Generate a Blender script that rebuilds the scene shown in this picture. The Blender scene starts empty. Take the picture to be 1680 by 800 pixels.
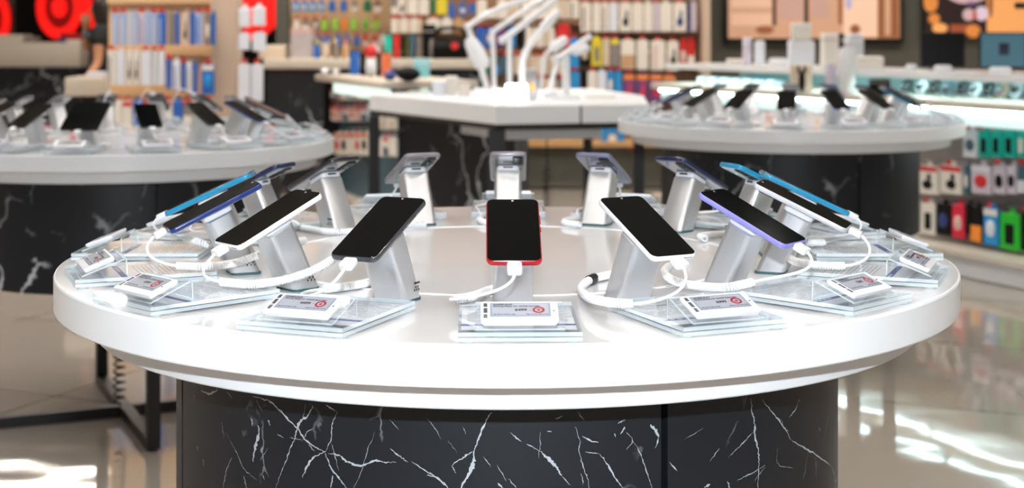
import bpy, bmesh, math, random
from mathutils import Vector, Matrix, Euler
random.seed(7)
SC = bpy.context.scene
COL = SC.collection
PI = math.pi
R_ = math.radians
# ---------------------------------------------------------------- camera numbers
F, CX, HY, HC = 2502.0, 840.0, 53.0, 1.385      # focal length in px, axis column, horizon row, lens height
TOP = 1.0                                       # table-top height
def at(px, py, Y):
    return Vector(((px - CX) / F * Y, Y, HC - (py - HY) / F * Y))
def onz(px, py, z):
    Y = (HC - z) * F / (py - HY)
    return Vector(((px - CX) / F * Y, Y, z))
ORD = ['first', 'second', 'third', 'fourth', 'fifth', 'sixth', 'seventh', 'eighth', 'ninth', 'tenth', 'eleventh',
       'twelfth', 'thirteenth', 'fourteenth', 'fifteenth', 'sixteenth', 'seventeenth', 'eighteenth', 'nineteenth', 'twentieth']
# ---------------------------------------------------------------- materials
MATS = {}
def mat(name, col, rough=0.5, metal=0.0, emit=0.0, coat=0.0, spec=0.5, bump=0.0, bscale=200.0, trans=0.0, alpha=1.0):
    if name in MATS: return MATS[name]
    m = bpy.data.materials.new(name); m.use_nodes = True
    nt = m.node_tree; b = nt.nodes['Principled BSDF']
    c = tuple(col) + (1.0,)
    b.inputs['Base Color'].default_value = c
    b.inputs['Roughness'].default_value = rough
    b.inputs['Metallic'].default_value = metal
    b.inputs['Coat Weight'].default_value = coat
    b.inputs['Coat Roughness'].default_value = 0.05
    b.inputs['Specular IOR Level'].default_value = spec
    b.inputs['Alpha'].default_value = alpha
    b.inputs['Transmission Weight'].default_value = trans
    if emit:
        b.inputs['Emission Color'].default_value = c
        b.inputs['Emission Strength'].default_value = emit
    if bump:
        t = nt.nodes.new('ShaderNodeTexNoise'); t.inputs['Scale'].default_value = bscale
        bp = nt.nodes.new('ShaderNodeBump'); bp.inputs['Strength'].default_value = bump
        tc = nt.nodes.new('ShaderNodeTexCoord')
        nt.links.new(tc.outputs['Object'], t.inputs['Vector'])
        nt.links.new(t.outputs['Fac'], bp.inputs['Height'])
        nt.links.new(bp.outputs['Normal'], b.inputs['Normal'])
    MATS[name] = m
    return m
def col(name, r, g, b, rough=0.5, **k):
    return mat(name, (r, g, b), rough, **k)

def m_acrylic(name, edge):
    """clear acrylic sheet: see-through with a fresnel gloss; sawn edges scatter some light"""
    m = bpy.data.materials.new(name); m.use_nodes = True
    nt = m.node_tree; nt.nodes.clear(); N = nt.nodes.new; L = nt.links.new
    out = N('ShaderNodeOutputMaterial')
    tr = N('ShaderNodeBsdfTransparent'); tr.inputs[0].default_value = (0.985, 0.992, 0.996, 1)
    gl = N('ShaderNodeBsdfGlossy'); gl.inputs['Roughness'].default_value = 0.03; gl.inputs[0].default_value = (0.95, 0.97, 1, 1)
    lw = N('ShaderNodeLayerWeight'); lw.inputs[0].default_value = 0.5
    pw_ = N('ShaderNodeMath'); pw_.operation = 'POWER'; pw_.inputs[1].default_value = 4.0
    L(lw.outputs['Facing'], pw_.inputs[0])
    sc_ = N('ShaderNodeMapRange'); sc_.inputs[3].default_value = 0.03; sc_.inputs[4].default_value = 0.50
    L(pw_.outputs[0], sc_.inputs[0])
    ge = N('ShaderNodeNewGeometry'); iv = N('ShaderNodeMath'); iv.operation = 'SUBTRACT'; iv.inputs[0].default_value = 1.0
    L(ge.outputs['Backfacing'], iv.inputs[1])
    fr = N('ShaderNodeMath'); fr.operation = 'MULTIPLY'; L(sc_.outputs[0], fr.inputs[0]); L(iv.outputs[0], fr.inputs[1])
    mx = N('ShaderNodeMixShader')
    L(fr.outputs[0], mx.inputs[0]); L(tr.outputs[0], mx.inputs[1]); L(gl.outputs[0], mx.inputs[2])
    last = mx
    if edge:
        df = N('ShaderNodeBsdfDiffuse'); df.inputs[0].default_value = (0.80, 0.90, 0.94, 1)
        m2 = N('ShaderNodeMixShader'); m2.inputs[0].default_value = edge
        L(mx.outputs[0], m2.inputs[1]); L(df.outputs[0], m2.inputs[2]); last = m2
    L(last.outputs[0], out.inputs[0])
    return m
M_ACR = m_acrylic('acrylic_face', 0.03)
M_ACE = m_acrylic('acrylic_edge', 0.50)
M_GLASS = m_acrylic('showcase_glass', 0.0)

def m_marble(name, big=True):
    m = bpy.data.materials.new(name); m.use_nodes = True
    nt = m.node_tree; N = nt.nodes.new; L = nt.links.new; b = nt.nodes['Principled BSDF']
    tc = N('ShaderNodeTexCoord')
    nz = N('ShaderNodeTexNoise'); nz.inputs['Scale'].default_value = 3.2; nz.inputs['Detail'].default_value = 6
    L(tc.outputs['Object'], nz.inputs['Vector'])
    dis = N('ShaderNodeVectorMath'); dis.operation = 'MULTIPLY_ADD'
    dis.inputs[1].default_value = (0.34, 0.34, 0.34)
    L(nz.outputs['Color'], dis.inputs[0]); L(tc.outputs['Object'], dis.inputs[2])
    def veins(scale, w, mscale, lo, hi, seed):
        v = N('ShaderNodeTexVoronoi'); v.feature = 'DISTANCE_TO_EDGE'; v.inputs['Scale'].default_value = scale
        mp = N('ShaderNodeMapping'); mp.inputs['Rotation'].default_value = (0.5, 0.35, seed); mp.inputs['Location'].default_value = (seed * 3, seed, 0)
        mp.inputs['Scale'].default_value = (1, 1, 0.6)
        L(dis.outputs[0], mp.inputs[0]); L(mp.outputs[0], v.inputs['Vector'])
        r = N('ShaderNodeMapRange'); r.inputs[1].default_value = w; r.inputs[2].default_value = w * 0.35
        L(v.outputs['Distance'], r.inputs[0])
        n2 = N('ShaderNodeTexNoise'); n2.inputs['Scale'].default_value = mscale; n2.inputs['Detail'].default_value = 3
        L(mp.outputs[0], n2.inputs['Vector'])
        r2 = N('ShaderNodeMapRange'); r2.inputs[1].default_value = lo; r2.inputs[2].default_value = hi
        L(n2.outputs['Fac'], r2.inputs[0])
        mu = N('ShaderNodeMath'); mu.operation = 'MULTIPLY'
        L(r.outputs[0], mu.inputs[0]); L(r2.outputs[0], mu.inputs[1])
        return mu
    a = veins(11.0, 0.022, 7.0, 0.56, 0.66, 1.3)
    mxm = N('ShaderNodeMath'); mxm.operation = 'MULTIPLY'; mxm.inputs[1].default_value = 0.55
    L(a.outputs[0], mxm.inputs[0]); fac = mxm
    if big:
        c = veins(3.6, 0.020, 2.4, 0.47, 0.60, 0.4)
        ad = N('ShaderNodeMath'); ad.operation = 'MAXIMUM'
        L(mxm.outputs[0], ad.inputs[0]); L(c.outputs[0], ad.inputs[1]); fac = ad
    cr = N('ShaderNodeMix'); cr.data_type = 'RGBA'
    cr.inputs[6].default_value = (0.0115, 0.0142, 0.019, 1); cr.inputs[7].default_value = (0.62, 0.66, 0.70, 1)
    L(fac.outputs[0], cr.inputs[0]); L(cr.outputs[2], b.inputs['Base Color'])
    b.inputs['Roughness'].default_value = 0.42; b.inputs['Specular IOR Level'].default_value = 0.38
    n3 = N('ShaderNodeTexNoise'); n3.inputs['Scale'].default_value = 900
    bp = N('ShaderNodeBump'); bp.inputs['Strength'].default_value = 0.12; bp.inputs['Distance'].default_value = 0.002
    L(tc.outputs['Object'], n3.inputs['Vector']); L(n3.outputs['Fac'], bp.inputs['Height']); L(bp.outputs['Normal'], b.inputs['Normal'])
    return m
M_MARBLE = m_marble('black_marble', True)
M_MARBLE_F = m_marble('black_marble_fine', False)
M_VEIN = col('marble_vein', 0.48, 0.53, 0.58, 0.45, bump=0.1, bscale=500)

def m_wood(name, c1, c2, scale=(14, 14, 1.2), rough=0.5):
    m = bpy.data.materials.new(name); m.use_nodes = True
    nt = m.node_tree; N = nt.nodes.new; L = nt.links.new; b = nt.nodes['Principled BSDF']
    tc = N('ShaderNodeTexCoord'); mp = N('ShaderNodeMapping'); mp.inputs['Scale'].default_value = scale
    nz = N('ShaderNodeTexNoise'); nz.inputs['Scale'].default_value = 2.0; nz.inputs['Detail'].default_value = 6; nz.inputs['Distortion'].default_value = 0.6
    cr = N('ShaderNodeMix'); cr.data_type = 'RGBA'
    cr.inputs[6].default_value = tuple(c1) + (1,); cr.inputs[7].default_value = tuple(c2) + (1,)
    L(tc.outputs['Object'], mp.inputs[0]); L(mp.outputs[0], nz.inputs['Vector']); L(nz.outputs['Fac'], cr.inputs[0])
    L(cr.outputs[2], b.inputs['Base Color']); b.inputs['Roughness'].default_value = rough
    return m
M_WOOD_PALE = m_wood('pale_oak', (0.64, 0.50, 0.39), (0.52, 0.38, 0.28))
M_WOOD_TAN = m_wood('tan_slatboard', (0.74, 0.50, 0.29), (0.64, 0.40, 0.21))
M_WOOD_BROWN = m_wood('brown_slatboard', (0.30, 0.17, 0.09), (0.20, 0.10, 0.05))
M_WOOD_SHELF = m_wood('honey_shelf', (0.62, 0.38, 0.17), (0.50, 0.28, 0.12))

def m_floor():
    m = bpy.data.materials.new('polished_floor_tile'); m.use_nodes = True
    nt = m.node_tree; N = nt.nodes.new; L = nt.links.new; b = nt.nodes['Principled BSDF']
    tc = N('ShaderNodeTexCoord')
    mp = N('ShaderNodeMapping'); mp.inputs['Rotation'].default_value = (0, 0, R_(24)); mp.inputs['Location'].default_value = (0.35, 0.2, 0)
    L(tc.outputs['Object'], mp.inputs[0])
    br = N('ShaderNodeTexBrick'); br.offset = 0.0
    br.inputs['Scale'].default_value = 1.0; br.inputs['Brick Width'].default_value = 1.2; br.inputs['Row Height'].default_value = 1.2
    br.inputs['Mortar Size'].default_value = 0.006; br.inputs['Mortar Smooth'].default_value = 0.3
    br.inputs['Color1'].default_value = (0.33, 0.285, 0.245, 1); br.inputs['Color2'].default_value = (0.355, 0.31, 0.265, 1); br.inputs['Mortar'].default_value = (0.13, 0.10, 0.08, 1)
    L(mp.outputs[0], br.inputs['Vector'])
    L(br.outputs['Color'], b.inputs['Base Color'])
    b.inputs['Roughness'].default_value = 0.045; b.inputs['Specular IOR Level'].default_value = 0.5
    nz = N('ShaderNodeTexNoise'); nz.inputs['Scale'].default_value = 3.0; nz.inputs['Detail'].default_value = 1.0
    L(tc.outputs['Object'], nz.inputs['Vector'])
    bp = N('ShaderNodeBump'); bp.inputs['Strength'].default_value = 0.05; bp.inputs['Distance'].default_value = 0.05
    L(nz.outputs['Fac'], bp.inputs['Height']); L(bp.outputs['Normal'], b.inputs['Normal'])
    return m
M_FLOOR = m_floor()

M_WHITE = col('white_laminate_dimmed', 0.74, 0.735, 0.74, 0.05)  # same laminate as the rim, greyed to stand in for dimmer light on top
M_WHITE_RIM = col('white_laminate_edge', 0.83, 0.86, 0.89, 0.32)
M_WPLAST = col('white_plastic', 0.76, 0.77, 0.81, 0.28)
M_GLOSSWH = col('glossy_white', 0.83, 0.84, 0.86, 0.18)
M_CREAM = col('cream_laminate', 0.64, 0.575, 0.485, 0.35)
M_CABLE = col('white_cable', 0.88, 0.89, 0.91, 0.35)
M_ALU = mat('brushed_aluminium', (0.76, 0.775, 0.795), 0.30, metal=0.85, bump=0.03, bscale=700)
M_ALU_D = mat('dark_foot_pad', (0.03, 0.09, 0.10), 0.4)
M_BLACK = col('black_steel', 0.012, 0.012, 0.014, 0.45)
M_BLKPL = col('black_plastic', 0.008, 0.008, 0.009, 0.40, spec=.3)
M_SCREEN = col('phone_screen', 0.0030, 0.0036, 0.0036, 0.07, spec=0.42)
M_EINK = col('eink_grey', 0.32, 0.335, 0.39, 0.35)
M_EINK_B = col('eink_border', 0.20, 0.25, 0.33, 0.35)
M_INK = col('ink_black', 0.012, 0.012, 0.016, 0.5)
M_INKG = col('ink_grey', 0.36, 0.37, 0.40, 0.6)
M_RED = col('label_red', 0.30, 0.004, 0.010, 0.4)
M_PAPER = col('paper', 0.74, 0.75, 0.78, 0.6)
M_BAND = col('navy_band', 0.03, 0.08, 0.30, 0.5)
M_LENS = col('camera_lens', 0.01, 0.012, 0.02, 0.05)
M_PRICE = col('price_tag_red', 0.62, 0.02, 0.02, 0.4)
M_OLIVE = col('olive_wall', 0.10, 0.098, 0.078, 0.7, bump=0.05, bscale=60)
M_DARKW = col('black_wall', 0.013, 0.011, 0.010, 0.6, bump=0.05, bscale=60)
M_GREYW = col('taupe_wall', 0.62, 0.58, 0.54, 0.8, bump=0.05, bscale=60)
M_CEIL = col('dark_ceiling', 0.22, 0.20, 0.18, 0.8, bump=0.05, bscale=40)
M_BEAM = col('ceiling_beam', 0.02, 0.02, 0.02, 0.6)
M_LAMP = mat('warm_lamp', (1.0, 0.90, 0.78), 0.5, emit=34.0)
M_STRIP = mat('cool_led', (0.78, 1.0, 0.98), 0.5, emit=.55)
M_STRIP.node_tree.nodes['Principled BSDF'].inputs['Base Color'].default_value = (.25, .30, .30, 1)
M_STRIP_S = mat('soft_led', (0.78, 1.0, 0.96), 0.5, emit=.6)
M_SPOT = mat('warm_spot', (1.0, 0.95, 0.89), 0.5, emit=78.0)
M_STRIP2 = mat('cool_led_bright', (0.66, 1.0, 1.0), 0.5, emit=15.0)
M_TUBE = mat('cool_tube', (0.78, 1.0, 1.0), 0.5, emit=12.0)
M_REDLIT = mat('lit_red_sign', (1.0, 0.012, 0.008), 0.4, emit=.6)
M_REDDIM = mat('dim_red_sign', (0.35, 0.004, 0.006), 0.4, emit=.06)
M_LIT = mat('lit_lamp_white', (1.0, 1.0, 1.0), 0.4, emit=3.5)
M_FLAME = mat('orange_lamp', (1.0, 0.28, 0.04), 0.4, emit=1.6)
# ---------------------------------------------------------------- mesh builder
class MB:
    def __init__(s): s.v = []; s.f = []; s.mi = []
    def add(s, vs, fs, mi=0, M=None):
        o = len(s.v)
        s.v += [(M @ Vector(v)) if M else Vector(v) for v in vs]
        for k, f in enumerate(fs):
            s.f.append([o + i for i in f]); s.mi.append(mi if isinstance(mi, int) else mi[k])
        return s
    def box(s, c, d, mi=0, M=None):
        x, y, z = c; a, b, e = d[0] / 2, d[1] / 2, d[2] / 2
        vs = [(x + i * a, y + j * b, z + k * e) for i in (-1, 1) for j in (-1, 1) for k in (-1, 1)]
        return s.add(vs, [(0, 1, 3, 2), (4, 6, 7, 5), (0, 4, 5, 1), (2, 3, 7, 6), (0, 2, 6, 4), (1, 5, 7, 3)], mi, M)
    def rbox(s, c, d, r, mi=0, M=None, seg=2):
        bm = bmesh.new(); bmesh.ops.create_cube(bm, size=1.0)
        for v in bm.verts: v.co = Vector((v.co.x * d[0] + c[0], v.co.y * d[1] + c[1], v.co.z * d[2] + c[2]))
        bmesh.ops.bevel(bm, geom=list(bm.edges), offset=min(r, 0.49 * min(d)), segments=seg, profile=0.5, affect='EDGES')
        return s.bm(bm, mi, M)
    def bm(s, bm, mi=0, M=None):
        bm.verts.index_update()
        s.add([v.co.copy() for v in bm.verts], [[v.index for v in f.verts] for f in bm.faces], mi, M); bm.free(); return s
    def prism(s, pts, z0, z1, mi=0, mside=None, M=None):
        n = len(pts); vs = [(p[0], p[1], z0) for p in pts] + [(p[0], p[1], z1) for p in pts]
        fs = [list(range(n))[::-1], list(range(n, 2 * n))] + [[i, (i + 1) % n, n + (i + 1) % n, n + i] for i in range(n)]
        ms = mi if mside is None else mside
        return s.add(vs, fs, [mi, mi] + [ms] * n, M)
    def loft(s, rings, mi=0, cap=(True, True), M=None, mcap=None):
        n = len(rings[0]); vs = [p for r in rings for p in r]; fs = []
        for k in range(len(rings) - 1):
            for i in range(n): fs.append([k * n + i, k * n + (i + 1) % n, (k + 1) * n + (i + 1) % n, (k + 1) * n + i])
        ms = [mi] * len(fs)
        if cap[0]: fs.append(list(range(n))[::-1]); ms.append(mi if mcap is None else mcap)
        if cap[1]: fs.append([(len(rings) - 1) * n + i for i in range(n)]); ms.append(mi if mcap is None else mcap)
        return s.add(vs, fs, ms, M)
    def lathe(s, prof, n=48, mi=0, M=None, cap=(True, True), mcap=None):
        return s.loft([[(r * math.cos(2 * PI * i / n), r * math.sin(2 * PI * i / n), z) for i in range(n)] for r, z in prof], mi, cap, M, mcap)
    def tube(s, pts, rad, n=8, mi=0, M=None, cap=(True, True)):
        pts = [Vector(p) for p in pts]; rr = rad if isinstance(rad, (list, tuple)) else [rad] * len(pts)
        t0 = (pts[1] - pts[0]).normalized(); up = Vector((0, 0, 1)) if abs(t0.z) < 0.9 else Vector((1, 0, 0))
        nrm = t0.cross(up).normalized(); rings = []
        for i, p in enumerate(pts):
            t = (pts[min(i + 1, len(pts) - 1)] - pts[max(i - 1, 0)])
            t = t.normalized() if t.length > 1e-9 else t0
            nrm = (nrm - t * nrm.dot(t))
            nrm = nrm.normalized() if nrm.length > 1e-6 else t.orthogonal().normalized()
            bn = t.cross(nrm)
            rings.append([p + (nrm * math.cos(2 * PI * k / n) + bn * math.sin(2 * PI * k / n)) * rr[i] for k in range(n)])
        return s.loft(rings, mi, cap, M)
    def sphere(s, c, r, mi=0, M=None, u=16, w=10):
        rx, ry, rz = (r, r, r) if not isinstance(r, (list, tuple)) else r
        rings = [[(c[0] + rx * math.sin(PI * j / w) * math.cos(2 * PI * i / u), c[1] + ry * math.sin(PI * j / w) * math.sin(2 * PI * i / u), c[2] - rz * math.cos(PI * j / w)) for i in range(u)] for j in range(1, w)]
        return s.loft(rings, mi, (True, True), M)
    def build(s, name, mats, parent=None, smooth=38, loc=None, rot=None):
        me = bpy.data.meshes.new(name)
        me.from_pydata([tuple(v) for v in s.v], [], s.f)
        mats = mats if isinstance(mats, (list, tuple)) else [mats]
        for m in mats: me.materials.append(m)
        me.polygons.foreach_set('material_index', s.mi)
        if smooth:
            me.polygons.foreach_set('use_smooth', [True] * len(s.f)); me.update(); me.set_sharp_from_angle(angle=R_(smooth))
        b = bmesh.new(); b.from_mesh(me); bmesh.ops.recalc_face_normals(b, faces=b.faces); b.to_mesh(me); b.free()
        me.update()
        o = bpy.data.objects.new(name, me); COL.objects.link(o)
        if parent: o.parent = parent
        if loc is not None: o.location = loc
        if rot is not None: o.rotation_euler = rot
        return o
def tag(o, label, cat, group=None, kind=None):
    if label: o['label'] = label
    if cat: o['category'] = cat
    if group: o['group'] = group
    if kind: o['kind'] = kind
    return o
def thing(name, label, cat, loc=(0, 0, 0), rot=(0, 0, 0), group=None):
    o = bpy.data.objects.new(name, None); COL.objects.link(o); o.empty_display_size = 0.05
    o.location = loc; o.rotation_euler = rot
    return tag(o, label, cat, group)
def struct(o): o['kind'] = 'structure'; return o
def dup(root, loc, rot, label, group=None):
    r = root.copy(); COL.objects.link(r); r.location = loc; r.rotation_euler = rot; r['label'] = label
    if group: r['group'] = group
    for ch in list(root.children):
        c = ch.copy(); COL.objects.link(c); c.parent = r
        for g in list(ch.children):
            d = g.copy(); COL.objects.link(d); d.parent = c
    return r
def rrect(w, l, r, n=5):
    pts = []
    for cx, cy, a0 in ((w / 2 - r, l / 2 - r, 0), (-w / 2 + r, l / 2 - r, 90), (-w / 2 + r, -l / 2 + r, 180), (w / 2 - r, -l / 2 + r, 270)):
        for i in range(n + 1):
            a = R_(a0 + 90 * i / n); pts.append((cx + r * math.cos(a), cy + r * math.sin(a)))
    return pts
def rslab(mb, w, l, r, levels, mi=0, M=None, n=5, mcap=None, off=(0, 0)):
    """stack of rounded rectangles: levels = [(z, inset)]"""
    mb.loft([[(x + off[0], y + off[1], z) for x, y in rrect(w - 2 * i, l - 2 * i, max(r - i, 0.0006), n)] for z, i in levels], mi, M=M, mcap=mcap)
    return mb
def spline(cp, n=8):
    cp = [Vector(p) for p in cp]; P = [cp[0] * 2 - cp[1]] + cp + [cp[-1] * 2 - cp[-2]]; out = []
    for i in range(1, len(P) - 2):
        for k in range(n):
            t = k / n; a, b, c, d = P[i - 1], P[i], P[i + 1], P[i + 2]
            out.append(0.5 * ((2 * b) + (c - a) * t + (2 * a - 5 * b + 4 * c - d) * t * t + (3 * b - a - 3 * c + d) * t ** 3))
    out.append(cp[-1]); return out
def helix(path, rad, pitch, k=9):
    """a coil of radius RAD wound along PATH"""
    path = [Vector(p) for p in path]; L = [0.0]
    for a, b in zip(path, path[1:]): L.append(L[-1] + (b - a).length)
    tot = L[-1]; n = max(int(tot / pitch * k), 12); out = []; j = 0
    nrm = None
    for i in range(n + 1):
        s = tot * i / n
        while j < len(L) - 2 and L[j + 1] < s: j += 1
        a, b = path[j], path[j + 1]; t = (b - a).normalized(); f = (s - L[j]) / max(L[j + 1] - L[j], 1e-9)
        if nrm is None: nrm = t.orthogonal().normalized()
        nrm = (nrm - t * nrm.dot(t)).normalized(); bn = t.cross(nrm); an = 2 * PI * i / k
        out.append(a.lerp(b, f) + (nrm * math.cos(an) + bn * math.sin(an)) * rad)
    return out
TXT = {}
def text_geo(body, size, align='LEFT', bold=0.0):
    key = (body, size, align, bold)
    if key not in TXT:
        cu = bpy.data.curves.new('lettering', 'FONT'); cu.body = body; cu.size = size; cu.align_x = align; cu.align_y = 'CENTER'
        cu.resolution_u = 3; cu.offset = bold
        o = bpy.data.objects.new('lettering', cu); COL.objects.link(o)
        dg = bpy.context.evaluated_depsgraph_get(); me = o.evaluated_get(dg).to_mesh()
        TXT[key] = ([v.co.copy() for v in me.vertices], [list(p.vertices) for p in me.polygons])
        o.evaluated_get(dg).to_mesh_clear(); bpy.data.objects.remove(o); bpy.data.curves.remove(cu)
    return TXT[key]
def put_text(mb, body, size, x, y, z, mi=0, align='LEFT', bold=0.0, sx=1.0, M=None):
    vs, fs = text_geo(body, size, align, bold)
    mb.add([(v.x * sx + x, v.y + y, z) for v in vs], fs, mi, M)
# ================================================================ the room
XL, XR, YF, YB, ZC = -7.5, 8.5, -4.0, 23.0, 3.7
struct(MB().box(((XL + XR) / 2, (YF + YB) / 2, -0.05), (XR - XL, YB - YF, 0.1)).build('floor', M_FLOOR, smooth=0))
struct(MB().box(((XL + XR) / 2, (YF + YB) / 2, ZC + 0.05), (XR - XL, YB - YF, 0.1)).build('ceiling', M_CEIL, smooth=0))
struct(MB().box(((XL + XR) / 2, YB + 0.05, ZC / 2), (XR - XL, 0.1, ZC)).build('wall_back', M_DARKW, smooth=0))
struct(MB().box(((XL + XR) / 2, YF - 0.05, ZC / 2), (XR - XL, 0.1, ZC)).build('wall_front', M_GREYW, smooth=0))
struct(MB().box((XL - 0.05, (YF + YB) / 2, ZC / 2), (0.1, YB - YF, ZC)).build('wall_left', M_GREYW, smooth=0))
struct(MB().box((XR + 0.05, (YF + YB) / 2, ZC / 2), (0.1, YB - YF, ZC)).build('wall_right', M_GREYW, smooth=0))
PX0 = at(640, 0, 14.3).x
struct(MB().box(((PX0 + XR) / 2, 14.4, ZC / 2), (XR - PX0, 0.12, ZC)).build('wall_olive', M_OLIVE, smooth=0))
for y in (3.35, 7.0, 12.0):
    struct(MB().box((0.2, y, ZC - 0.14), (XR - XL - 1, 0.16, 0.28)).build('trim_1', M_BEAM, smooth=0))

# ================================================================ round display tables
RT, RL, RD = 0.75, 0.688, 0.558
def cyl_hit(px, py, c, r):
    """where the line of sight through a pixel meets the drum"""
    dx, dz = (px - CX) / F, -(py - HY) / F
    a = dx * dx + 1; b = -2 * (dx * c[0] + c[1]); k = c[0] ** 2 + c[1] ** 2 - r * r
    D = b * b - 4 * a * k
    if D < 0: return None
    Y = (-b - math.sqrt(D)) / (2 * a)
    return math.atan2(dx * Y - c[0], c[1] - Y), HC + dz * Y
VEINS = []
def vz(px0, py0, sc, data):
    for w, pts in data: VEINS.append((w, [(px0 + u / sc, py0 + v / sc) for u, v in pts]))
vz(280, 600, 4, [
 (2.2, [(540, 195), (600, 215), (665, 240), (740, 315), (830, 410), (890, 485), (960, 535), (1015, 565)]),
 (2.6, [(1035, 570), (1110, 590), (1160, 625), (1250, 655), (1340, 620), (1400, 630), (1480, 630)]),
 (1.8, [(1580, 625), (1680, 690), (1760, 745), (1820, 800)]),
 (1.2, [(885, 250), (870, 340), (830, 420), (820, 470), (790, 530), (760, 620), (720, 720), (690, 800)]),
 (3.0, [(935, 265), (895, 330), (850, 365), (830, 415), (815, 470)]),
 (1.4, [(1095, 300), (1060, 390), (1050, 490), (1015, 560)]), (3.0, [(1015, 560), (940, 600), (900, 650), (865, 730)]),
 (0.9, [(1055, 500), (1080, 590), (1105, 690)]), (2.2, [(1015, 570), (1050, 660), (1110, 740), (1160, 810)]),
 (4.2, [(575, 390), (580, 440), (555, 540), (540, 625)]), (1.0, [(345, 800), (370, 680), (405, 600)]),
 (0.7, [(335, 360), (355, 480)]), (0.7, [(365, 440), (430, 560), (480, 670), (570, 750)]),
 (0.6, [(1345, 430), (1290, 560), (1250, 700), (1200, 800)]), (1.6, [(1440, 540), (1500, 590), (1560, 630)]),
 (0.8, [(560, 220), (605, 300)]), (0.9, [(700, 445), (740, 470)]), (2.6, [(200, 160), (245, 182), (290, 170), (310, 150)]),
 (2.4, [(530, 340), (535, 395)]), (2.6, [(640, 350), (655, 390)]), (1.6, [(213, 610), (220, 655)]), (1.2, [(175, 520), (180, 560)]),
 (1.0, [(890, 485), (920, 530), (945, 560)]), (2.0, [(1050, 800), (1065, 720)]), (1.4, [(480, 720), (500, 800)]),
 (1.2, [(870, 480), (900, 430), (930, 415)]), (0.8, [(600, 710), (620, 745)]), (0.8, [(370, 170), (405, 210)]), (0.8, [(1440, 355), (1500, 420)]),
 (1.0, [(780, 465), (820, 475), (870, 490)]), (0.6, [(150, 160), (160, 250)]), (0.6, [(640, 540), (590, 620)]), (1.6, [(1020, 255), (1085, 295)])])
vz(700, 600, 4, [
 (2.8, [(425, 305), (375, 390), (340, 480), (310, 560)]), (4.6, [(310, 555), (305, 640), (270, 720), (215, 810)]),
 (2.2, [(300, 560), (240, 600), (165, 650)]), (1.6, [(165, 650), (190, 700)]), (1.8, [(550, 435), (620, 495)]), (1.4, [(655, 510), (745, 560)]),
 (3.6, [(745, 560), (800, 610), (850, 660), (885, 720)]), (1.2, [(885, 720), (940, 780)]),
 (2.0, [(0, 715), (75, 735), (140, 800)]), (0.7, [(0, 340), (50, 400), (95, 480)]), (0.5, [(140, 490), (200, 570)]),
 (1.0, [(975, 400), (1005, 490), (1000, 550), (1025, 650), (1055, 740), (1065, 810)]), (1.8, [(1025, 460), (1080, 490), (1130, 500)]),
 (1.0, [(1040, 565), (1135, 575)]), (1.9, [(1135, 575), (1190, 650), (1240, 740), (1295, 805)]),
 (1.0, [(1350, 490), (1390, 550), (1420, 630), (1460, 740), (1480, 805)]), (0.8, [(1310, 430), (1350, 490), (1310, 550)]),
 (4.5, [(1465, 385), (1505, 425), (1520, 465)]), (1.8, [(1520, 465), (1500, 540)]), (1.8, [(1570, 610), (1610, 650), (1645, 690)]),
 (0.7, [(745, 430), (745, 520), (735, 600)]), (0.7, [(460, 650), (520, 750)]), (1.2, [(540, 740), (595, 805)]), (2.2, [(470, 765), (505, 810)]),
 (0.8, [(370, 590), (420, 660)]), (2.6, [(1275, 445), (1300, 400)]), (1.4, [(1230, 440), (1240, 465)]), (1.4, [(845, 345), (890, 330)]),
 (0.6, [(235, 395), (260, 450)]), (1.0, [(1010, 700), (1030, 780)]), (0.6, [(990, 300), (1035, 360)]), (1.2, [(790, 430), (820, 425)]), (1.4, [(1255, 375), (1300, 355)])])
vz(1080, 600, 2.8, [
 (2.6, [(425, 150), (430, 210), (440, 260), (445, 330), (460, 400), (460, 470), (455, 570)]), (2.2, [(475, 155), (520, 210), (570, 270), (610, 340)]),
 (2.6, [(610, 340), (680, 380), (740, 420), (790, 455)]), (1.3, [(790, 455), (810, 510), (815, 570)]), (1.5, [(490, 455), (430, 490), (360, 525)]),
 (1.4, [(435, 305), (380, 360), (320, 420)]), (1.0, [(280, 375), (235, 440)]), (0.6, [(205, 285), (120, 335)]), (0.5, [(800, 150), (770, 280), (750, 400)]),
 (1.6, [(650, 150), (625, 205), (600, 235)]), (0.8, [(545, 380), (550, 450), (620, 470)]), (3.4, [(212, 555), (238, 542)]), (1.6, [(320, 530), (325, 570)]),
 (0.8, [(690, 390), (665, 520)]), (0.8, [(720, 420), (725, 520)]), (1.2, [(600, 300), (575, 285), (565, 240)]), (0.7, [(440, 530), (490, 460)]), (1.6, [(739, 285), (741, 297)])])
def panel_arc(a0, a1, z0, z1, r, th, n=22):
    mb = MB(); rings = []
    for i in range(n + 1):
        a = a0 + (a1 - a0) * i / n; s, c = math.sin(a), -math.cos(a)
        rings.append([(r * s, r * c, z0), (r * s, r * c, z1), ((r - th) * s, (r - th) * c, z1), ((r - th) * s, (r - th) * c, z0)])
    return mb.loft(rings)
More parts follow.
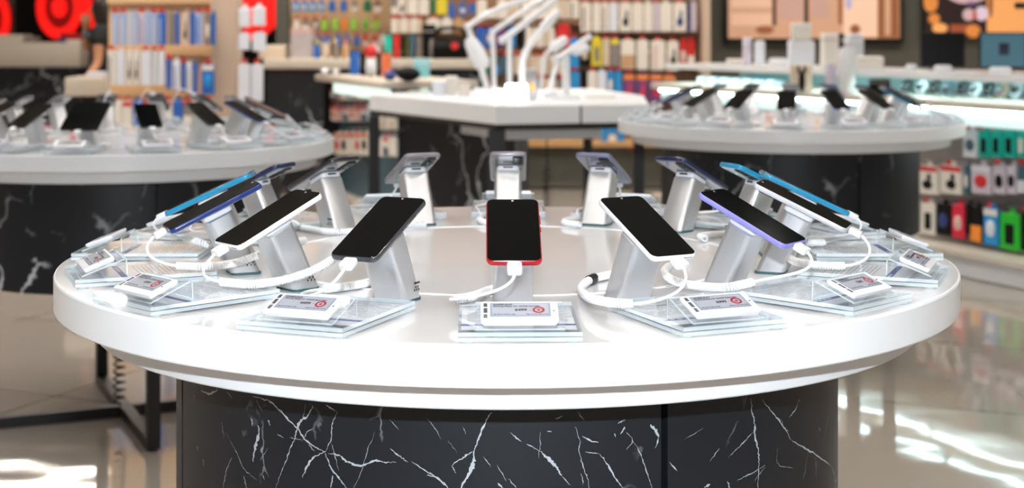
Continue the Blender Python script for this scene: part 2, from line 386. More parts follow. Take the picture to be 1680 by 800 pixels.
def add_veins(mb, c, a0, a1, zlo, zhi):
    rnd = random.Random(5)
    for w, pts in VEINS:
        sp = spline([(x, y, 0) for x, y in pts], 7); L = []
        jx = 0; 
        for i, p in enumerate(sp):
            h = cyl_hit(p.x + rnd.uniform(-.9, .9), p.y + rnd.uniform(-.9, .9), c, RD)
            if h and a0 + .004 < h[0] < a1 - .004 and zlo < h[1] < zhi: L.append(h)
        if len(L) < 3: continue
        vs = []; fs = []
        for i, (a, z) in enumerate(L):
            q, r = L[max(i - 1, 0)], L[min(i + 1, len(L) - 1)]
            d = Vector(((r[0] - q[0]) * RD, r[1] - q[1]))
            d = d.normalized() if d.length > 1e-9 else Vector((1, 0)); nx, nz = -d.y, d.x
            e = min(1.0, 0.25 + 2.2 * min(i, len(L) - 1 - i) / len(L))
            hw = w * 0.00050 * e * rnd.choice((.5, .7, .9, 1.1, 1.5))
            o = rnd.uniform(-.3, .3) * hw
            for sg in (-1, 1):
                aa = a + nx * (sg * hw + o) / RD; zz = z + nz * (sg * hw + o)
                vs.append(((RD + .0004) * math.sin(aa), -(RD + .0004) * math.cos(aa), zz))
            if i: fs.append((2 * i - 2, 2 * i - 1, 2 * i + 1, 2 * i))
        mb.add(vs, fs, 1)
def round_table(c, seam, label, traced=False):
    t = thing('display_table', label, 'display table', (c[0], c[1], 0))
    e = 0.0035
    MB().lathe([(RT - .004, .9465), (RT - .001, .9460), (RT, .9480), (RT, TOP - e), (RT - .0012, TOP - .0010), (RT - e, TOP)], 160, 1, mcap=0).build('table_top', [M_WHITE, M_WHITE_RIM], t, smooth=10)
    MB().lathe([(RL - .002, .904), (RL, .906), (RL, .9465)], 140).build('lower_tier', M_WHITE_RIM, t, smooth=25)
    MB().loft([[(r * math.cos(2 * PI * i / 140), r * math.sin(2 * PI * i / 140), z) for i in range(140)] for r, z in ((.398, TOP - .0005), (.399, TOP + .0012), (.403, TOP + .0012), (.404, TOP - .0005))], cap=(False, False)).build('inlay_ring', M_WHITE_RIM, t)
    g = 0.0052 / RD
    for k in range(4):
        a0, a1 = seam + k * PI / 2 - 2 * PI, seam + (k + 1) * PI / 2 - 2 * PI
        while a0 > PI / 2: a0 -= 2 * PI; a1 -= 2 * PI
        while a0 < -1.4 * PI: a0 += 2 * PI; a1 += 2 * PI
        mb = panel_arc(a0 + g, a1 - g, .53, .9045, RD, .02)
        tr = traced
        if tr: add_veins(mb, c, a0 + g, a1 - g, .54, .904)
        mb.build('marble_panel', [M_MARBLE_F if tr else M_MARBLE, M_VEIN], t, smooth=25)
    MB().lathe([(.515, .55), (.515, .900)], 48).build('inner_core', M_BLACK, t)
    for k in range(4):
        a = seam + k * PI / 2; s, q = math.sin(a), -math.cos(a)
        M = Matrix.Translation((.517 * s, .517 * q, 0)) @ Matrix.Rotation(a, 4, 'Z')
        MB().box((0, 0, .44), (.042, .042, .86), M=M).build('leg', M_BLACK, t, smooth=0)
    for k in range(2):
        M = Matrix.Rotation(seam + k * PI / 2, 4, 'Z')
        MB().box((0, 0, .020 + .0003 * k), (.040, 1.0, .038), M=M).build('foot_bar', M_BLACK, t, smooth=0)
    return t
C_MAIN, C_L, C_R = (-0.008, 2.63), (-1.40, 5.52), (1.219, 6.72)
SEAM = cyl_hit(1090, 740, C_MAIN, RD)[0]
round_table(C_MAIN, SEAM, 'large round white display table with black marble drum closest to the viewer', True)
round_table(C_L, R_(24.2), 'round white phone table on black frame beside the peg display with wooden post')
round_table(C_R, R_(20), 'round white phone table standing before the long glass showcase counter')

# ================================================================ phones, stands, cables, holders, tags
TILT = R_(25); CT, ST = math.cos(TILT), math.sin(TILT)
AX = Vector((0, -ST, CT))                       # axis of a leaning stand, local y points to the table centre
def ring_on_axis(t, w, d, r, tilt, inset=0.0):
    c = AX * t; cy, sy = math.cos(tilt), math.sin(tilt)
    return [(c.x + x, c.y + y * cy, c.z + y * sy) for x, y in rrect(w - 2 * inset, d - 2 * inset, max(r - inset, .002), 5)]
def make_stand(label, group=None, detail=True):
    t = thing('phone_stand', label, 'phone stand', group=group)
    lv = [(0.004 / CT, 0), (0.03, R_(7)), (0.06, R_(15)), (0.087, R_(22)), (0.1025, TILT)]
    rings = [ring_on_axis(q, .0575 - .03 * q, .047 - .02 * q, .010, a) for q, a in lv]
    rings.append(ring_on_axis(.1045, .0575 - .0029, .045, .010, TILT, .002))
    MB().loft(rings).build('stand_body', M_ALU, t, smooth=30)
    MB().loft([[(x, y, z) for x, y in rrect(.0580, .0475, .010)] for z in (0.0, .0042)]).build('base_pad', M_ALU_D, t)
    c = MB(); M = Matrix.Translation(AX * .1045) @ Matrix.Rotation(TILT, 4, 'X')
    rslab(c, .046, .050, .009, [(0, .001), (.0015, 0), (.008, 0), (.0098, .002)], M=M)
    c.build('clamp', M_WPLAST, t)
    if detail:
        c = MB(); rslab(c, .020, .006, .002, [(0.003, 0), (.006, 0)], M=M @ Matrix.Translation((0, .0232, 0)))
        c.build('clamp_slot', M_BLKPL, t)
        # little code sticker low on the inner and side faces
        s = MB()
        for (ox, oy, ang) in ((.010, .0237, PI), (.0290, .008, PI / 2)):
            Ms = Matrix.Translation((ox, oy - .003, .016)) @ Matrix.Rotation(ang, 4, 'Z') @ Matrix.Rotation(PI / 2 + (-.42 if ang == PI else 0), 4, 'X')
            if ang == PI: continue
            for k in range(5): s.box((-.006 + .003 * k, .004 * (k % 2), .0), (.0016, .003, .0006), 0, Ms)
            for k in range(6): s.box((-.006 + .0026 * k, .010, .0), (.0015, .0026, .0006), 0, Ms)
        s.build('code_sticker', M_INK, t, smooth=0)
    return t
def make_phone(label, body, name='smartphone', w=.0755, l=.160, th=.0085, back=None, group=None, detail=True, cat='smartphone'):
    t = thing(name, label, cat, group=group); h = th / 2
    mb = MB()
    mb.loft([[(x, y, z) for x, y in rrect(w - 2 * i, l - 2 * i, .010 - i, 5)] for z, i in ((-h, .0030), (-h * .8, .0010), (-h * .35, .0001), (h * .35, 0), (h * .8, .0006), (h, .0014))])
    mb.build('phone_body', body, t, smooth=32)
    s = MB(); rslab(s, w - .0032, l - .0032, .0088, [(h - .0002, 0), (h + .0004, 0), (h + .0007, .0006)])
    s.build('screen', M_SCREEN, t, smooth=12)
    if back:
        b = MB(); rslab(b, w - .006, l - .006, .008, [(-h - .0004, .0008), (-h + .0002, 0)]); b.build('back_cover', back, t, smooth=12)
    if detail:
        s = MB(); s.lathe([(.0018, h + .0005), (.0018, h + .0010)], 14, M=Matrix.Translation((0, l / 2 - .0065, 0))); s.build('front_camera', M_ALU, t)
        cm = MB(); rslab(cm, .022, .046, .006, [(-h - .0022, .0008), (-h - .0014, 0), (-h + .0002, 0)], off=(-w / 2 + .018, l / 2 - .031))
        o = cm.build('camera_module', M_BLKPL, t)
        for k in range(3):
            q = MB(); q.lathe([(.0058, -h - .0032), (.0062, -h - .002)], 16, M=Matrix.Translation((-w / 2 + .018, l / 2 - .016 - .0145 * k, 0))); q.build('lens', M_LENS, o)
        for y, ln in ((.030, .020), (.005, .011)):
            q = MB(); q.rbox((w / 2 + .0002, y, 0), (.0016, ln, .0028), .0006, seg=1); q.build('side_button', body, t)
        q = MB()
        for k in range(5): q.lathe([(.0007, 0), (.0007, .0006)], 8, M=Matrix.Translation((.016 + .0028 * k, -l / 2 + .0002, 0)) @ Matrix.Rotation(PI / 2, 4, 'X'))
        q.build('speaker_grille', M_INK, t)
    return t
def phone_mat(c, phi, r=.4605, twist=0.0, rev=False, t=.1194, yaw=0.0):
    """where a phone sits: centre on the leaning axis of the stand at angle PHI"""
    A = Matrix.Translation((c[0], c[1], TOP)) @ Matrix.Rotation(phi, 4, 'Z') @ Matrix.Translation((0, -r, 0)) @ Matrix.Rotation(yaw, 4, 'Z')
    return A @ Matrix.Translation(AX * t) @ Matrix.Rotation(TILT, 4, 'X') @ Matrix.Rotation(twist + (PI if rev else 0), 4, 'Z')
def set_mat(o, M):
    l, q, s = M.decompose(); o.rotation_mode = 'XYZ'; o.location = l; o.rotation_euler = q.to_euler(); return o
def plug_mesh(l=.160):
    p = MB(); p.rbox((0, -l / 2 - .0112, 0), (.0205, .021, .0108), .003); return p
def make_cable(label, Mp, wire, coil, origin, l=.160, band=None, group=None):
    """Mp: phone matrix; wire / coil: world points; origin: where the cable thing stands"""
    t = thing('charging_cable', label, 'charging cable', origin, group=group)
    T = Matrix.Translation(-Vector(origin))
    p = plug_mesh(l); p.v = [T @ (Mp @ v) for v in p.v]; p.build('plug', M_WPLAST, t)
    s0 = Mp @ Vector((0, -l / 2 - .0205, 0)); s1 = Mp @ Vector((0, -l / 2 - .0265, -.001))
    path = spline([Vector(q) for q in coil], 10)
    if wire is None:                                # hangs out of the plug in one loop and runs into the near end of the coil
        d = (s1 - s0).normalized(); tn = (path[1] - path[0]).normalized(); e = path[0]; k = max(.045, .55 * (e - s0).length)
        p1 = s0 + d * (k * .75) + Vector((0, 0, -.006)); p2 = e - tn * (k * .8) + Vector((0, 0, .004)); W_ = []
        for j in range(25):
            u = j / 24; q = s0 * (1 - u) ** 3 + p1 * (3 * u * (1 - u) ** 2) + p2 * (3 * u * u * (1 - u)) + e * u ** 3
            if j > 2: q.z = max(q.z, min(e.z, TOP + .0195))
            W_.append(q)
    else: W_ = spline([s0, s1] + [Vector(q) for q in wire], 7)
    w = MB(); w.tube([T @ q for q in W_], .0021, 8); w.build('wire', M_CABLE, t)
    h = MB(); h.tube([T @ q for q in helix(path, .0050, .0036, 8)], .0019, 5); h.build('coil', M_CABLE, t, smooth=80)
    if band:
        a, b = path[int(len(path) * band)], path[int(len(path) * band) + 2]
        q = MB(); q.tube([T @ a, T @ b, T @ (b + (b - a) * 1.2)], .0078, 12); q.build('cable_band', M_BLKPL, t)
    return t
def make_holder(label, group=None, lines=True, flat=False):
    t = thing('sign_holder', label, 'sign holder', group=group)
    def plate(z0, z1):
        m = MB(); m.prism([(-.077, -.106), (.077, -.106), (.077, .106), (-.077, .106)], z0, z1, 0, 1); return m
    for k, (z0, z1) in enumerate(((.0035, .0085), (.0098, .0150))):
        plate(z0, z1).build('acrylic_plate', [M_ACR, M_ACE], t, smooth=0)
    s = MB(); s.box((0, .022, .0091), (.147, .160, .0004), 0)
    if lines:
        rnd = random.Random(3)
        for k in range(15):
            y = .094 - k * .0068
            x = -.066
            while x < .060:
                w = rnd.uniform(.008, .028)
                if rnd.random() < .84: s.box((x + w / 2, y, .00945), (w, .0017, .0002), 1)
                x += w + .003
        s.box((0, -.028, .00945), (.147, .0095, .0002), 2)
        for k in range(5): s.box((-.06 + .011 * k, -.028, .0097), (.007, .0042, .0002), 0)
    s.build('info_sheet', [M_PAPER, M_INKG, M_BAND], t, smooth=0)
    for x in (-.066, .066):
        for y in (-.094, .094):
            f = MB(); f.lathe([(.009, 0), (.009, .0035)], 16, M=Matrix.Translation((x, y, 0))); f.build('foot', M_ACE, t)
    # bent riser: slope facing outwards, upright back leg
    p0, p1, p2 = (-.0935, .0152), (-.0310, .0379), (-.0300, .0152)
    r = MB(); th = .002; W = .056
    def seg(a, b, mi):
        d = Vector((b[0] - a[0], b[1] - a[1])).normalized(); nx, nz = -d.y * th, d.x * th
        pts = [(a[0], a[1]), (b[0], b[1]), (b[0] + nx, b[1] + nz), (a[0] + nx, a[1] + nz)]
        vs = [(-W, y, z) for y, z in pts] + [(W, y, z) for y, z in pts]
        r.add(vs, [(0, 1, 2, 3), (4, 7, 6, 5), (0, 4, 5, 1), (1, 5, 6, 2), (2, 6, 7, 3), (3, 7, 4, 0)], [1, 1, 0, 1, 0, 1])
    seg(p0, p1, 0); seg((p1[0] + .0022, p1[1]), (p2[0] + .0022, p2[1]), 0)
    r.build('tag_riser', [M_ACR, M_ACE], t, smooth=0)
    return t
SL = R_(20)
def logo(mb, x, y, r, z, mi_ring, mi_bg):
    n = 28
    for ra, rb in ((r, r * .60), (r * .30, 0.0)):
        vs = []; fs = []
        if rb:
            for i in range(n):
                a = 2 * PI * i / n
                vs += [(x + ra * math.cos(a), y + ra * math.sin(a), z), (x + rb * math.cos(a), y + rb * math.sin(a), z)]
            fs = [(2 * i, (2 * i + 2) % (2 * n), (2 * i + 3) % (2 * n), 2 * i + 1) for i in range(n)]
        else:
            vs = [(x + ra * math.cos(2 * PI * i / n), y + ra * math.sin(2 * PI * i / n), z) for i in range(n)]; fs = [list(range(n))]
        mb.add(vs, fs, mi_ring)
def make_tag(label, group=None, price=None, model=None, small=False):
    t = thing('price_tag', label, 'price tag', group=group)
    b = MB(); rslab(b, .0975, .0485, .0035, [(.0022, .0006), (.0028, 0), (.0060, 0), (.0068, .0011)]); b.build('tag_body', M_WPLAST, t, smooth=20)
    b = MB(); rslab(b, .093, .046, .003, [(0, 0), (.0017, 0), (.0021, .0006)]); b.build('mounting_tray', M_WPLAST, t)
    b = MB(); b.box((.0012, .0035, .0068), (.0765, .0335, .0006), 0); b.box((.0012, .0035, .00705), (.0715, .0290, .0006), 1)
    s = b.build('display', [M_EINK_B, M_EINK], t, smooth=0)
    z = .00745
    q = MB()
    logo(q, .0242, .0022, .0078, z, 0, 0); q.build('red_roundel', M_RED, s, smooth=0)
    q = MB(); rslab(q, .0062, .013, .002, [(.0067, 0), (.0073, .0006)], off=(.0435, .010)); q.build('button', M_WPLAST, t)
    q = MB(); q.box((.0435, .0005, .0069), (.0032, .0016, .0006)); q.build('indicator', M_INK, t, smooth=0)
    if not small:
        q = MB(); rnd = random.Random(4); y = .020
        for blk in (.010, .012, .009):
            y1 = y - blk
            while y > y1:
                h = rnd.choice((.0007, .0012, .0018)); q.box((-.0428, y - h / 2, .0069), (.0050, h, .0004)); y -= h + rnd.choice((.0005, .0008))
            y -= .0022
        q.build('barcode', M_INK, t, smooth=0)
        q = MB()
        if price:
            put_text(q, 'SAMSUNG', .0046, -.0330, .0152, z, bold=.00022, sx=1.15)
            put_text(q, 'Samsung ' + model, .0039, -.0330, .0113, z, bold=.00018, sx=.95)
            put_text(q, price, .0077, -.0058, .0022, z, bold=.00034, sx=1.0)
            put_text(q, '00', .0026, .0125, .0020, z)
        rnd = random.Random(9)
        x = -.033
        while x < -.006:
            w = rnd.uniform(.002, .006); q.box((x + w / 2, -.0085, z), (w, .0011, .0002)); x += w + .0012
        x = .008
        while x < .035:
            w = rnd.uniform(.002, .006); q.box((x + w / 2, -.0085, z), (w, .0010, .0002)); x += w + .0012
        q.build('lettering', M_INK, s, smooth=0)
    else:
        q = MB()
        for k, (y, w, h) in enumerate(((.0145, .040, .0022), (.0108, .056, .0018), (.002, .020, .0055), (-.0085, .03, .001))): q.box((-.033 + w / 2 + (.022 if k == 2 else 0), y, z), (w, h, .0002))
        q.build('lettering', M_INK, s, smooth=0)
    return t
def tag_mat(c, phi, r=.642, dy=0.0):
    A = Matrix.Translation((c[0], c[1], TOP)) @ Matrix.Rotation(phi, 4, 'Z') @ Matrix.Translation((0, -r, 0))
    return A @ Matrix.Translation((0, -.066 + dy, .0278)) @ Matrix.Rotation(SL, 4, 'X')
def place(o, c, phi, r, z=0.0): o.location = (c[0] + r * math.sin(phi), c[1] - r * math.cos(phi), TOP + z); o.rotation_euler = (0, 0, phi)

def pb(n, r, g, b, rough=.22): return col('phone_' + n, r, g, b, rough, coat=.6)
P_RED, P_WHT, P_PUR = pb('red', .42, .005, .012), pb('white', .80, .80, .82), pb('lilac', .26, .25, .72)
P_SIL, P_LBL, P_NAV = pb('silver', .55, .56, .60), pb('sky', .008, .25, .46), pb('navy', .006, .015, .06)
P_GRN, P_GRY, P_BLK = pb('slate', .14, .15, .24), pb('grey', .20, .19, .21), pb('black', .02, .02, .024)
P_BLU, P_CHA = pb('blue', .008, .03, .17), pb('charcoal', .045, .047, .055)
B_CLR = mat('pearl_back', (.13, .125, .13), .10, coat=1.0)
B_NAVY = mat('navy_back', (.05, .06, .11), .12, coat=1.0)
B_SKY = mat('sky_back', (.10, .33, .46), .12, coat=1.0)
MAIN = [  # short name, body, back, price, model
 ('red-edged phone', P_RED, None, '6499', 'Galaxy A31 4/64GB Red DSN'),
 ('white phone nearest the purple one', P_WHT, None, '6999', 'Galaxy A31 4/64GB White DSN'),
 ('purple-edged phone', P_PUR, None, '7599', 'Galaxy A41 4/64GB Blue DSN'),
 ('silver-edged phone', P_SIL, None, '8499', 'Galaxy A51 6/64GB White DSN'),
 ('sky-blue phone beside the silver-edged one', P_LBL, B_SKY, None, None),
 ('sky-blue phone beside the navy-backed one', P_LBL, B_SKY, None, None),
 ('navy-backed phone', P_NAV, B_NAVY, None, None),
 ('slate-blue phone seen from behind', P_GRN, B_NAVY, None, None),
 ('grey phone directly behind the red-edged one', P_GRY, B_CLR, None, None),
 ('pearl-backed grey phone', P_GRY, B_CLR, None, None),
 ('black phone seen from behind', P_BLK, mat('charcoal_back', (.06, .06, .065), .15, coat=1.0), None, None),
 ('dark blue phone behind the sky-blue one', P_NAV, B_NAVY, None, None),
 ('sky-blue phone beside the blue-edged one', P_LBL, B_SKY, None, None),
 ('blue-edged black phone', P_BLU, None, '8499', 'Galaxy A51 6/128GB Blue DSN'),
 ('white phone beside the blue-edged one', P_WHT, None, '4999', 'Galaxy M11 3/32GB White DSN'),
 ('charcoal phone beside the red-edged one', P_CHA, None, '4499', 'Galaxy A11 2/32GB Black DSN')]
T = TOP
def tz(px, py, dz=.0075): return tuple(onz(px, py, TOP + dz))
CAB = {
 0: ([at(840, 448, 2.04), at(832, 463, 2.08), at(814, 484, 2.13), tz(792, 494, .023), tz(766, 499, .023), tz(747, 497, .023)],
     [tz(748, 490, .0225), tz(775, 486, .0225), tz(796, 478, .012), tz(812, 473)], None),
 15: ([at(560, 444, 2.08), at(546, 455, 2.12), at(526, 468, 2.16), tz(514, 476, .012), tz(520, 481, .01)],
      [tz(532, 474), tz(565, 470), tz(602, 464), tz(622, 456)], None),
 14: ([at(340, 436, 2.19), at(336, 450, 2.20), tz(342, 460, .026), tz(352, 464, .023)],
      [at(362, 462, 2.211), at(410, 466, 2.192), at(455, 461, 2.215), at(505, 447, 2.228), at(545, 426, 2.235), at(566, 412, 2.26)], None),
 13: ([at(258, 398, 2.37), at(254, 416, 2.37), at(262, 430, 2.365), at(278, 437, 2.355)],
      [at(290, 436, 2.36), at(335, 437, 2.355), at(385, 431, 2.390), at(424, 418, 2.405)], None),
 12: ([at(286, 376, 2.60), at(280, 392, 2.6), at(292, 397, 2.60)], [tz(304, 392, .027), tz(325, 396, .027), tz(342, 402, .020)], None),
 1: ([at(1087, 440, 2.06), at(1083, 462, 2.09), at(1070, 487, 2.10), tz(1056, 501, .026), tz(1045, 501, .022)],
     [tz(1038, 498, .0225), tz(1002, 496, .0225), tz(966, 488, .018), tz(954, 474), tz(966, 460), tz(990, 453), tz(1012, 449)], .66),
 2: ([at(1285, 430, 2.24), at(1277, 446, 2.26), at(1260, 458, 2.29), at(1245, 463, 2.30)],
     [at(1234, 463, 2.185), at(1192, 471, 2.165), at(1145, 469, 2.215), at(1105, 460, 2.24), at(1090, 447, 2.28), at(1098, 436, 2.31)], None),
 3: ([at(1404, 400, 2.37), at(1407, 418, 2.37), at(1398, 431, 2.36)], [at(1385, 436, 2.355), at(1345, 435, 2.36), at(1310, 430, 2.39), at(1296, 424, 2.42)], None),
 4: ([at(1385, 376, 2.60), at(1374, 398, 2.61), at(1362, 402, 2.62)], [tz(1352, 397, .0225), tz(1325, 398, .0225), tz(1306, 400, .018)], None)}
MODEL_PHI = [k * PI / 8 for k in range(16)]
YW = {15: R_(-6), 1: R_(6), 2: R_(7), 14: R_(-6), 3: R_(2)}
DP = {0: R_(1.1), 15: R_(2.6), 14: R_(2.0), 13: R_(.9), 1: R_(-.3)}
def local_cable(c, phi, rev=False):
    """cable run of a stand whose cable is not singled out: bends down and lies beside the foot"""
    A = Matrix.Translation((c[0], c[1], TOP)) @ Matrix.Rotation(phi, 4, 'Z')
    if rev:
        w = [A @ Vector(p) for p in ((.004, -.362, .168), (.018, -.345, .150), (.040, -.335, .095), (.052, -.345, .045), (.046, -.372, .018), (.036, -.392, .009))]
        k = [A @ Vector(p) for p in ((.030, -.400, .0075), (.000, -.405, .0075), (-.030, -.415, .0075), (-.045, -.440, .0075))]
        return w, k
    w = [A @ Vector(p) for p in ((.006, -.628, .042), (.026, -.630, .024), (.052, -.612, .020), (.066, -.585, .019), (.066, -.550, .020), (.062, -.522, .019), (.058, -.512, .012))]
    k = [A @ Vector(p) for p in ((.055, -.508, .0075), (.057, -.480, .0075), (.058, -.440, .0075), (.044, -.405, .0075), (.010, -.395, .0075))]
    return w, k
for i, (nm, body, back, price, model) in enumerate(MAIN):
    phi = MODEL_PHI[i] + DP.get(i, 0)
    s = make_stand('silver aluminium stand holding the ' + nm); place(s, C_MAIN, phi, .4605); s.rotation_euler = (0, 0, phi + YW.get(i, 0))
    p = make_phone('display smartphone, the ' + nm + ' on the large table', body, back=back)
    Mp = phone_mat(C_MAIN, phi, yaw=YW.get(i, 0)); set_mat(p, Mp)
    w, k, band = CAB[i] if i in CAB else local_cable(C_MAIN, phi) + (None,)
    org = (C_MAIN[0] + .52 * math.sin(phi), C_MAIN[1] - .52 * math.cos(phi), TOP)
    make_cable('white coiled charging cable plugged into the ' + nm, Mp, None if i in CAB else w, k, org, band=band)
    dphi = {0: R_(.3), 15: R_(-1.7), 14: R_(-2.5), 1: R_(.9), 13: R_(-.9)}.get(i, 0)
    h = make_holder('clear acrylic sign holder in front of the ' + nm); hr = {0: .642, 1: .642, 15: .642, 14: .640, 2: .632}.get(i, .624); place(h, C_MAIN, phi + dphi, hr)
    g = make_tag(('white electronic price tag showing ' + price + ' in front of the ' if price else 'white electronic price tag standing outward of the ') + nm, price=price, model=model)
    set_mat(g, tag_mat(C_MAIN, phi + dphi, hr))
# ---------------------------------------------------------------- the other two tables: copies of one set
def near(i, names):
    return names[i]
proto = {}
def unit(c, phi, tag_words, body, back, rev=False, tablet=False):
    if 'stand' not in proto:
        proto['stand'] = make_stand('x', detail=False); o_s = proto['stand']
        proto['holder'] = o_h = make_holder('x', lines=True)
        proto['tag'] = o_t = make_tag('x', small=True)
    else:
        o_s = dup(proto['stand'], (0, 0, 0), (0, 0, 0), 'x'); o_h = dup(proto['holder'], (0, 0, 0), (0, 0, 0), 'x'); o_t = dup(proto['tag'], (0, 0, 0), (0, 0, 0), 'x')
    nm, tb = tag_words
    o_s['label'] = 'silver stand of the ' + nm + ' ' + tb; place(o_s, c, phi, .4605)
    o_h['label'] = 'clear sign holder of the ' + nm + ' ' + tb; place(o_h, c, phi, .630)
    o_t['label'] = 'price tag of the ' + nm + ' ' + tb; set_mat(o_t, tag_mat(c, phi, .630))
    L = .19 if tablet else .160
    key = (body.name, back.name if back else '', tablet)
    if key in proto:
        p = dup(proto[key], (0, 0, 0), (0, 0, 0), 'x')
    else:
        p = make_phone('x', body, name='tablet' if tablet else 'smartphone', cat='tablet' if tablet else 'smartphone', w=.125 if tablet else .0755, l=L, back=back, detail=False); proto[key] = p
    p['label'] = ('display ' if 'phone' in nm or 'tablet' in nm else 'display phone ') + nm + ' ' + tb
    Mp = phone_mat(c, phi, rev=rev); set_mat(p, Mp)
    w, k = local_cable(c, phi, rev)
    ck = ('cable', rev, tablet)
    org = (c[0] + .52 * math.sin(phi), c[1] - .52 * math.cos(phi), TOP)
    if ck not in proto:
        # built once about its own frame, then copied
        A = Matrix.Translation((c[0], c[1], TOP)) @ Matrix.Rotation(phi, 4, 'Z'); Ai = A.inverted(); sh = Vector((0, .52, 0))
        t = make_cable('x', Ai @ Mp, [Ai @ Vector(q) for q in w], [Ai @ Vector(q) for q in k], (0, -.52, 0), l=L)
        proto[ck] = t
    else: t = dup(proto[ck], (0, 0, 0), (0, 0, 0), 'x')
    t.location = org; t.rotation_euler = (0, 0, phi)
    t['label'] = 'white coiled cable of the ' + nm + ' ' + tb
LBODY = [P_BLK, P_BLK, P_CHA, P_BLU, P_NAV, P_BLU, P_GRY, P_BLK, P_BLK, P_BLK, P_GRY, P_CHA, P_GRY, P_LBL, P_BLK, P_BLK]
for i in range(16):
    tb = 'by the post'
    nm = 'wide black tablet' if i == 0 else 'phone ' + ORD[i - 1] + ' anticlockwise from the tablet'
    unit(C_L, i * PI / 8, (nm, tb), LBODY[i], B_CLR if i in (10, 11, 12) else (B_SKY if i == 13 else None), rev=i in (7, 8, 9), tablet=i == 0)
RBODY = [P_BLK, P_BLU, P_BLK, P_LBL, P_BLK, P_GRY, P_BLK, P_NAV, P_GRY, P_BLK, P_CHA, P_NAV, P_GRY, P_BLU, P_BLK, P_BLK]
for i in range(16):
    tb = 'before the showcase'
    nm = 'phone facing the viewer head-on' if i == 0 else 'phone ' + ORD[i - 1] + ' anticlockwise from the head-on one'
    unit(C_R, R_(-11.25) + i * PI / 8, (nm, tb), RBODY[i], None)
# hanging black spiral cords
def spiral_cord(label, x, y, z0, z1):
    mb = MB(); pts = []
    n = 11 * 14
    for i in range(n + 1):
        z = z1 + (z0 - z1) * i / n; a = 2 * PI * i / 14; r = .019 if 8 < i < n - 4 else .004
        pts.append((x + r * math.cos(a), y + r * math.sin(a), z))
    mb.tube([(x, y, z1 + .14), (x, y, z1 + .05)] + pts, .0042, 6)
    tag(mb.build('spiral_cord', M_BLKPL, None, smooth=70), label, 'cord')
q = onz(196, 685, .02)
spiral_cord('black spiral cord hanging beside the steel frame under the round table', at(196, 620, 5.35).x, 5.35, .08, .37)
spiral_cord('black spiral cord hanging under the lamp table', at(897, 250, 8.45).x, 8.45, .30, .652)
# ================================================================ packs on hooks
def pk(n, r, g, b, rough=.4): return col('pack_' + n, r, g, b, rough)
K = {'white': pk('white', .80, .75, .68), 'cool': pk('cool_white', .74, .77, .84, .3), 'lilac': pk('lilac', .62, .56, .66), 'navy': pk('navy', .02, .04, .20),
     'blue': pk('blue', .02, .13, .50), 'sky': pk('sky', .02, .28, .66), 'shine': mat('pack_shiny_blue', (.42, .54, .82), .10, metal=.12, bump=.9, bscale=45), 'black': col('pack_black', .006, .006, .006, .6, spec=.15),
     'yellow': pk('yellow', .75, .62, .03), 'grey': pk('grey', .24, .21, .20), 'red': pk('red', .66, .02, .02), 'orange': pk('orange', .85, .26, .03),
     'purple': pk('purple', .16, .05, .20), 'green': pk('green', .30, .62, .05), 'dgreen': pk('dark_green', .01, .16, .07), 'teal': pk('teal', .0, .52, .42),
     'beige': pk('beige', .66, .54, .42), 'brown': pk('brown', .28, .15, .08), 'pink': pk('pink', .70, .46, .42), 'olive': pk('olive', .07, .09, .02),
     'coral': pk('coral', .70, .16, .06), 'steel': pk('steel_blue', .05, .12, .17), 'crim': pk('crimson', .72, .015, .06), 'lime': pk('lime', .02, .50, .03),
     'tan': pk('tan', .55, .34, .18), 'silverf': mat('pack_foil', (.68, .71, .76), .12, metal=.12, bump=.9, bscale=45)}
def pack(label, group, loc, yaw, w, h, d, body, head=None, glyph=None, gk='device', rounded=.004, cat='package', name='hanging_package'):
    """carton or blister pack, hung by a card tab; local -y is the front"""
    mb = MB(); mb.rbox((0, 0, 0), (w, d, h), min(rounded, d * .3), seg=1)
    tabw = min(.05, w * .5)
    mb.add([(-tabw / 2, d * .3, h / 2 - .002), (tabw / 2, d * .3, h / 2 - .002), (tabw * .3, d * .3, h / 2 + .028), (-tabw * .3, d * .3, h / 2 + .028),
            (-tabw / 2, d * .3 + .002, h / 2 - .002), (tabw / 2, d * .3 + .002, h / 2 - .002), (tabw * .3, d * .3 + .002, h / 2 + .028), (-tabw * .3, d * .3 + .002, h / 2 + .028)],
           [(0, 1, 2, 3), (5, 4, 7, 6), (0, 4, 5, 1), (1, 5, 6, 2), (2, 6, 7, 3), (3, 7, 4, 0)])
    o = mb.build(name, body, None, smooth=30, loc=loc, rot=(0, 0, yaw)); tag(o, label, cat, group)
    if head:
        q = MB(); q.box((0, -d / 2 - .0004, h * .40), (w * .96, .0016, h * .17)); q.build('header_card', head, o, smooth=0)
    if glyph:
        q = MB(); y = -d / 2
        if gk == 'device':
            q.sphere((w * .02, y, -h * .16), (w * .24, .005, h * .17), u=14, w=8); q.sphere((w * .10, y, h * .10), (w * .10, .004, h * .16), u=10, w=6)
        elif gk == 'slab': q.rbox((0, y - .002, -h * .06), (w * .46, .010, h * .55), .004, seg=1)
        elif gk == 'disc': q.sphere((0, y, -h * .04), (w * .33, .010, h * .24), u=18, w=8)
        elif gk == 'lower': q.box((0, y - .0004, -h * .24), (w * .96, .0016, h * .46))
        elif gk == 'stripe': q.box((-w * .20, y - .0004, -h * .05), (w * .22, .0016, h * .80))
        q.build('product_picture', glyph, o, smooth=30)
    return o
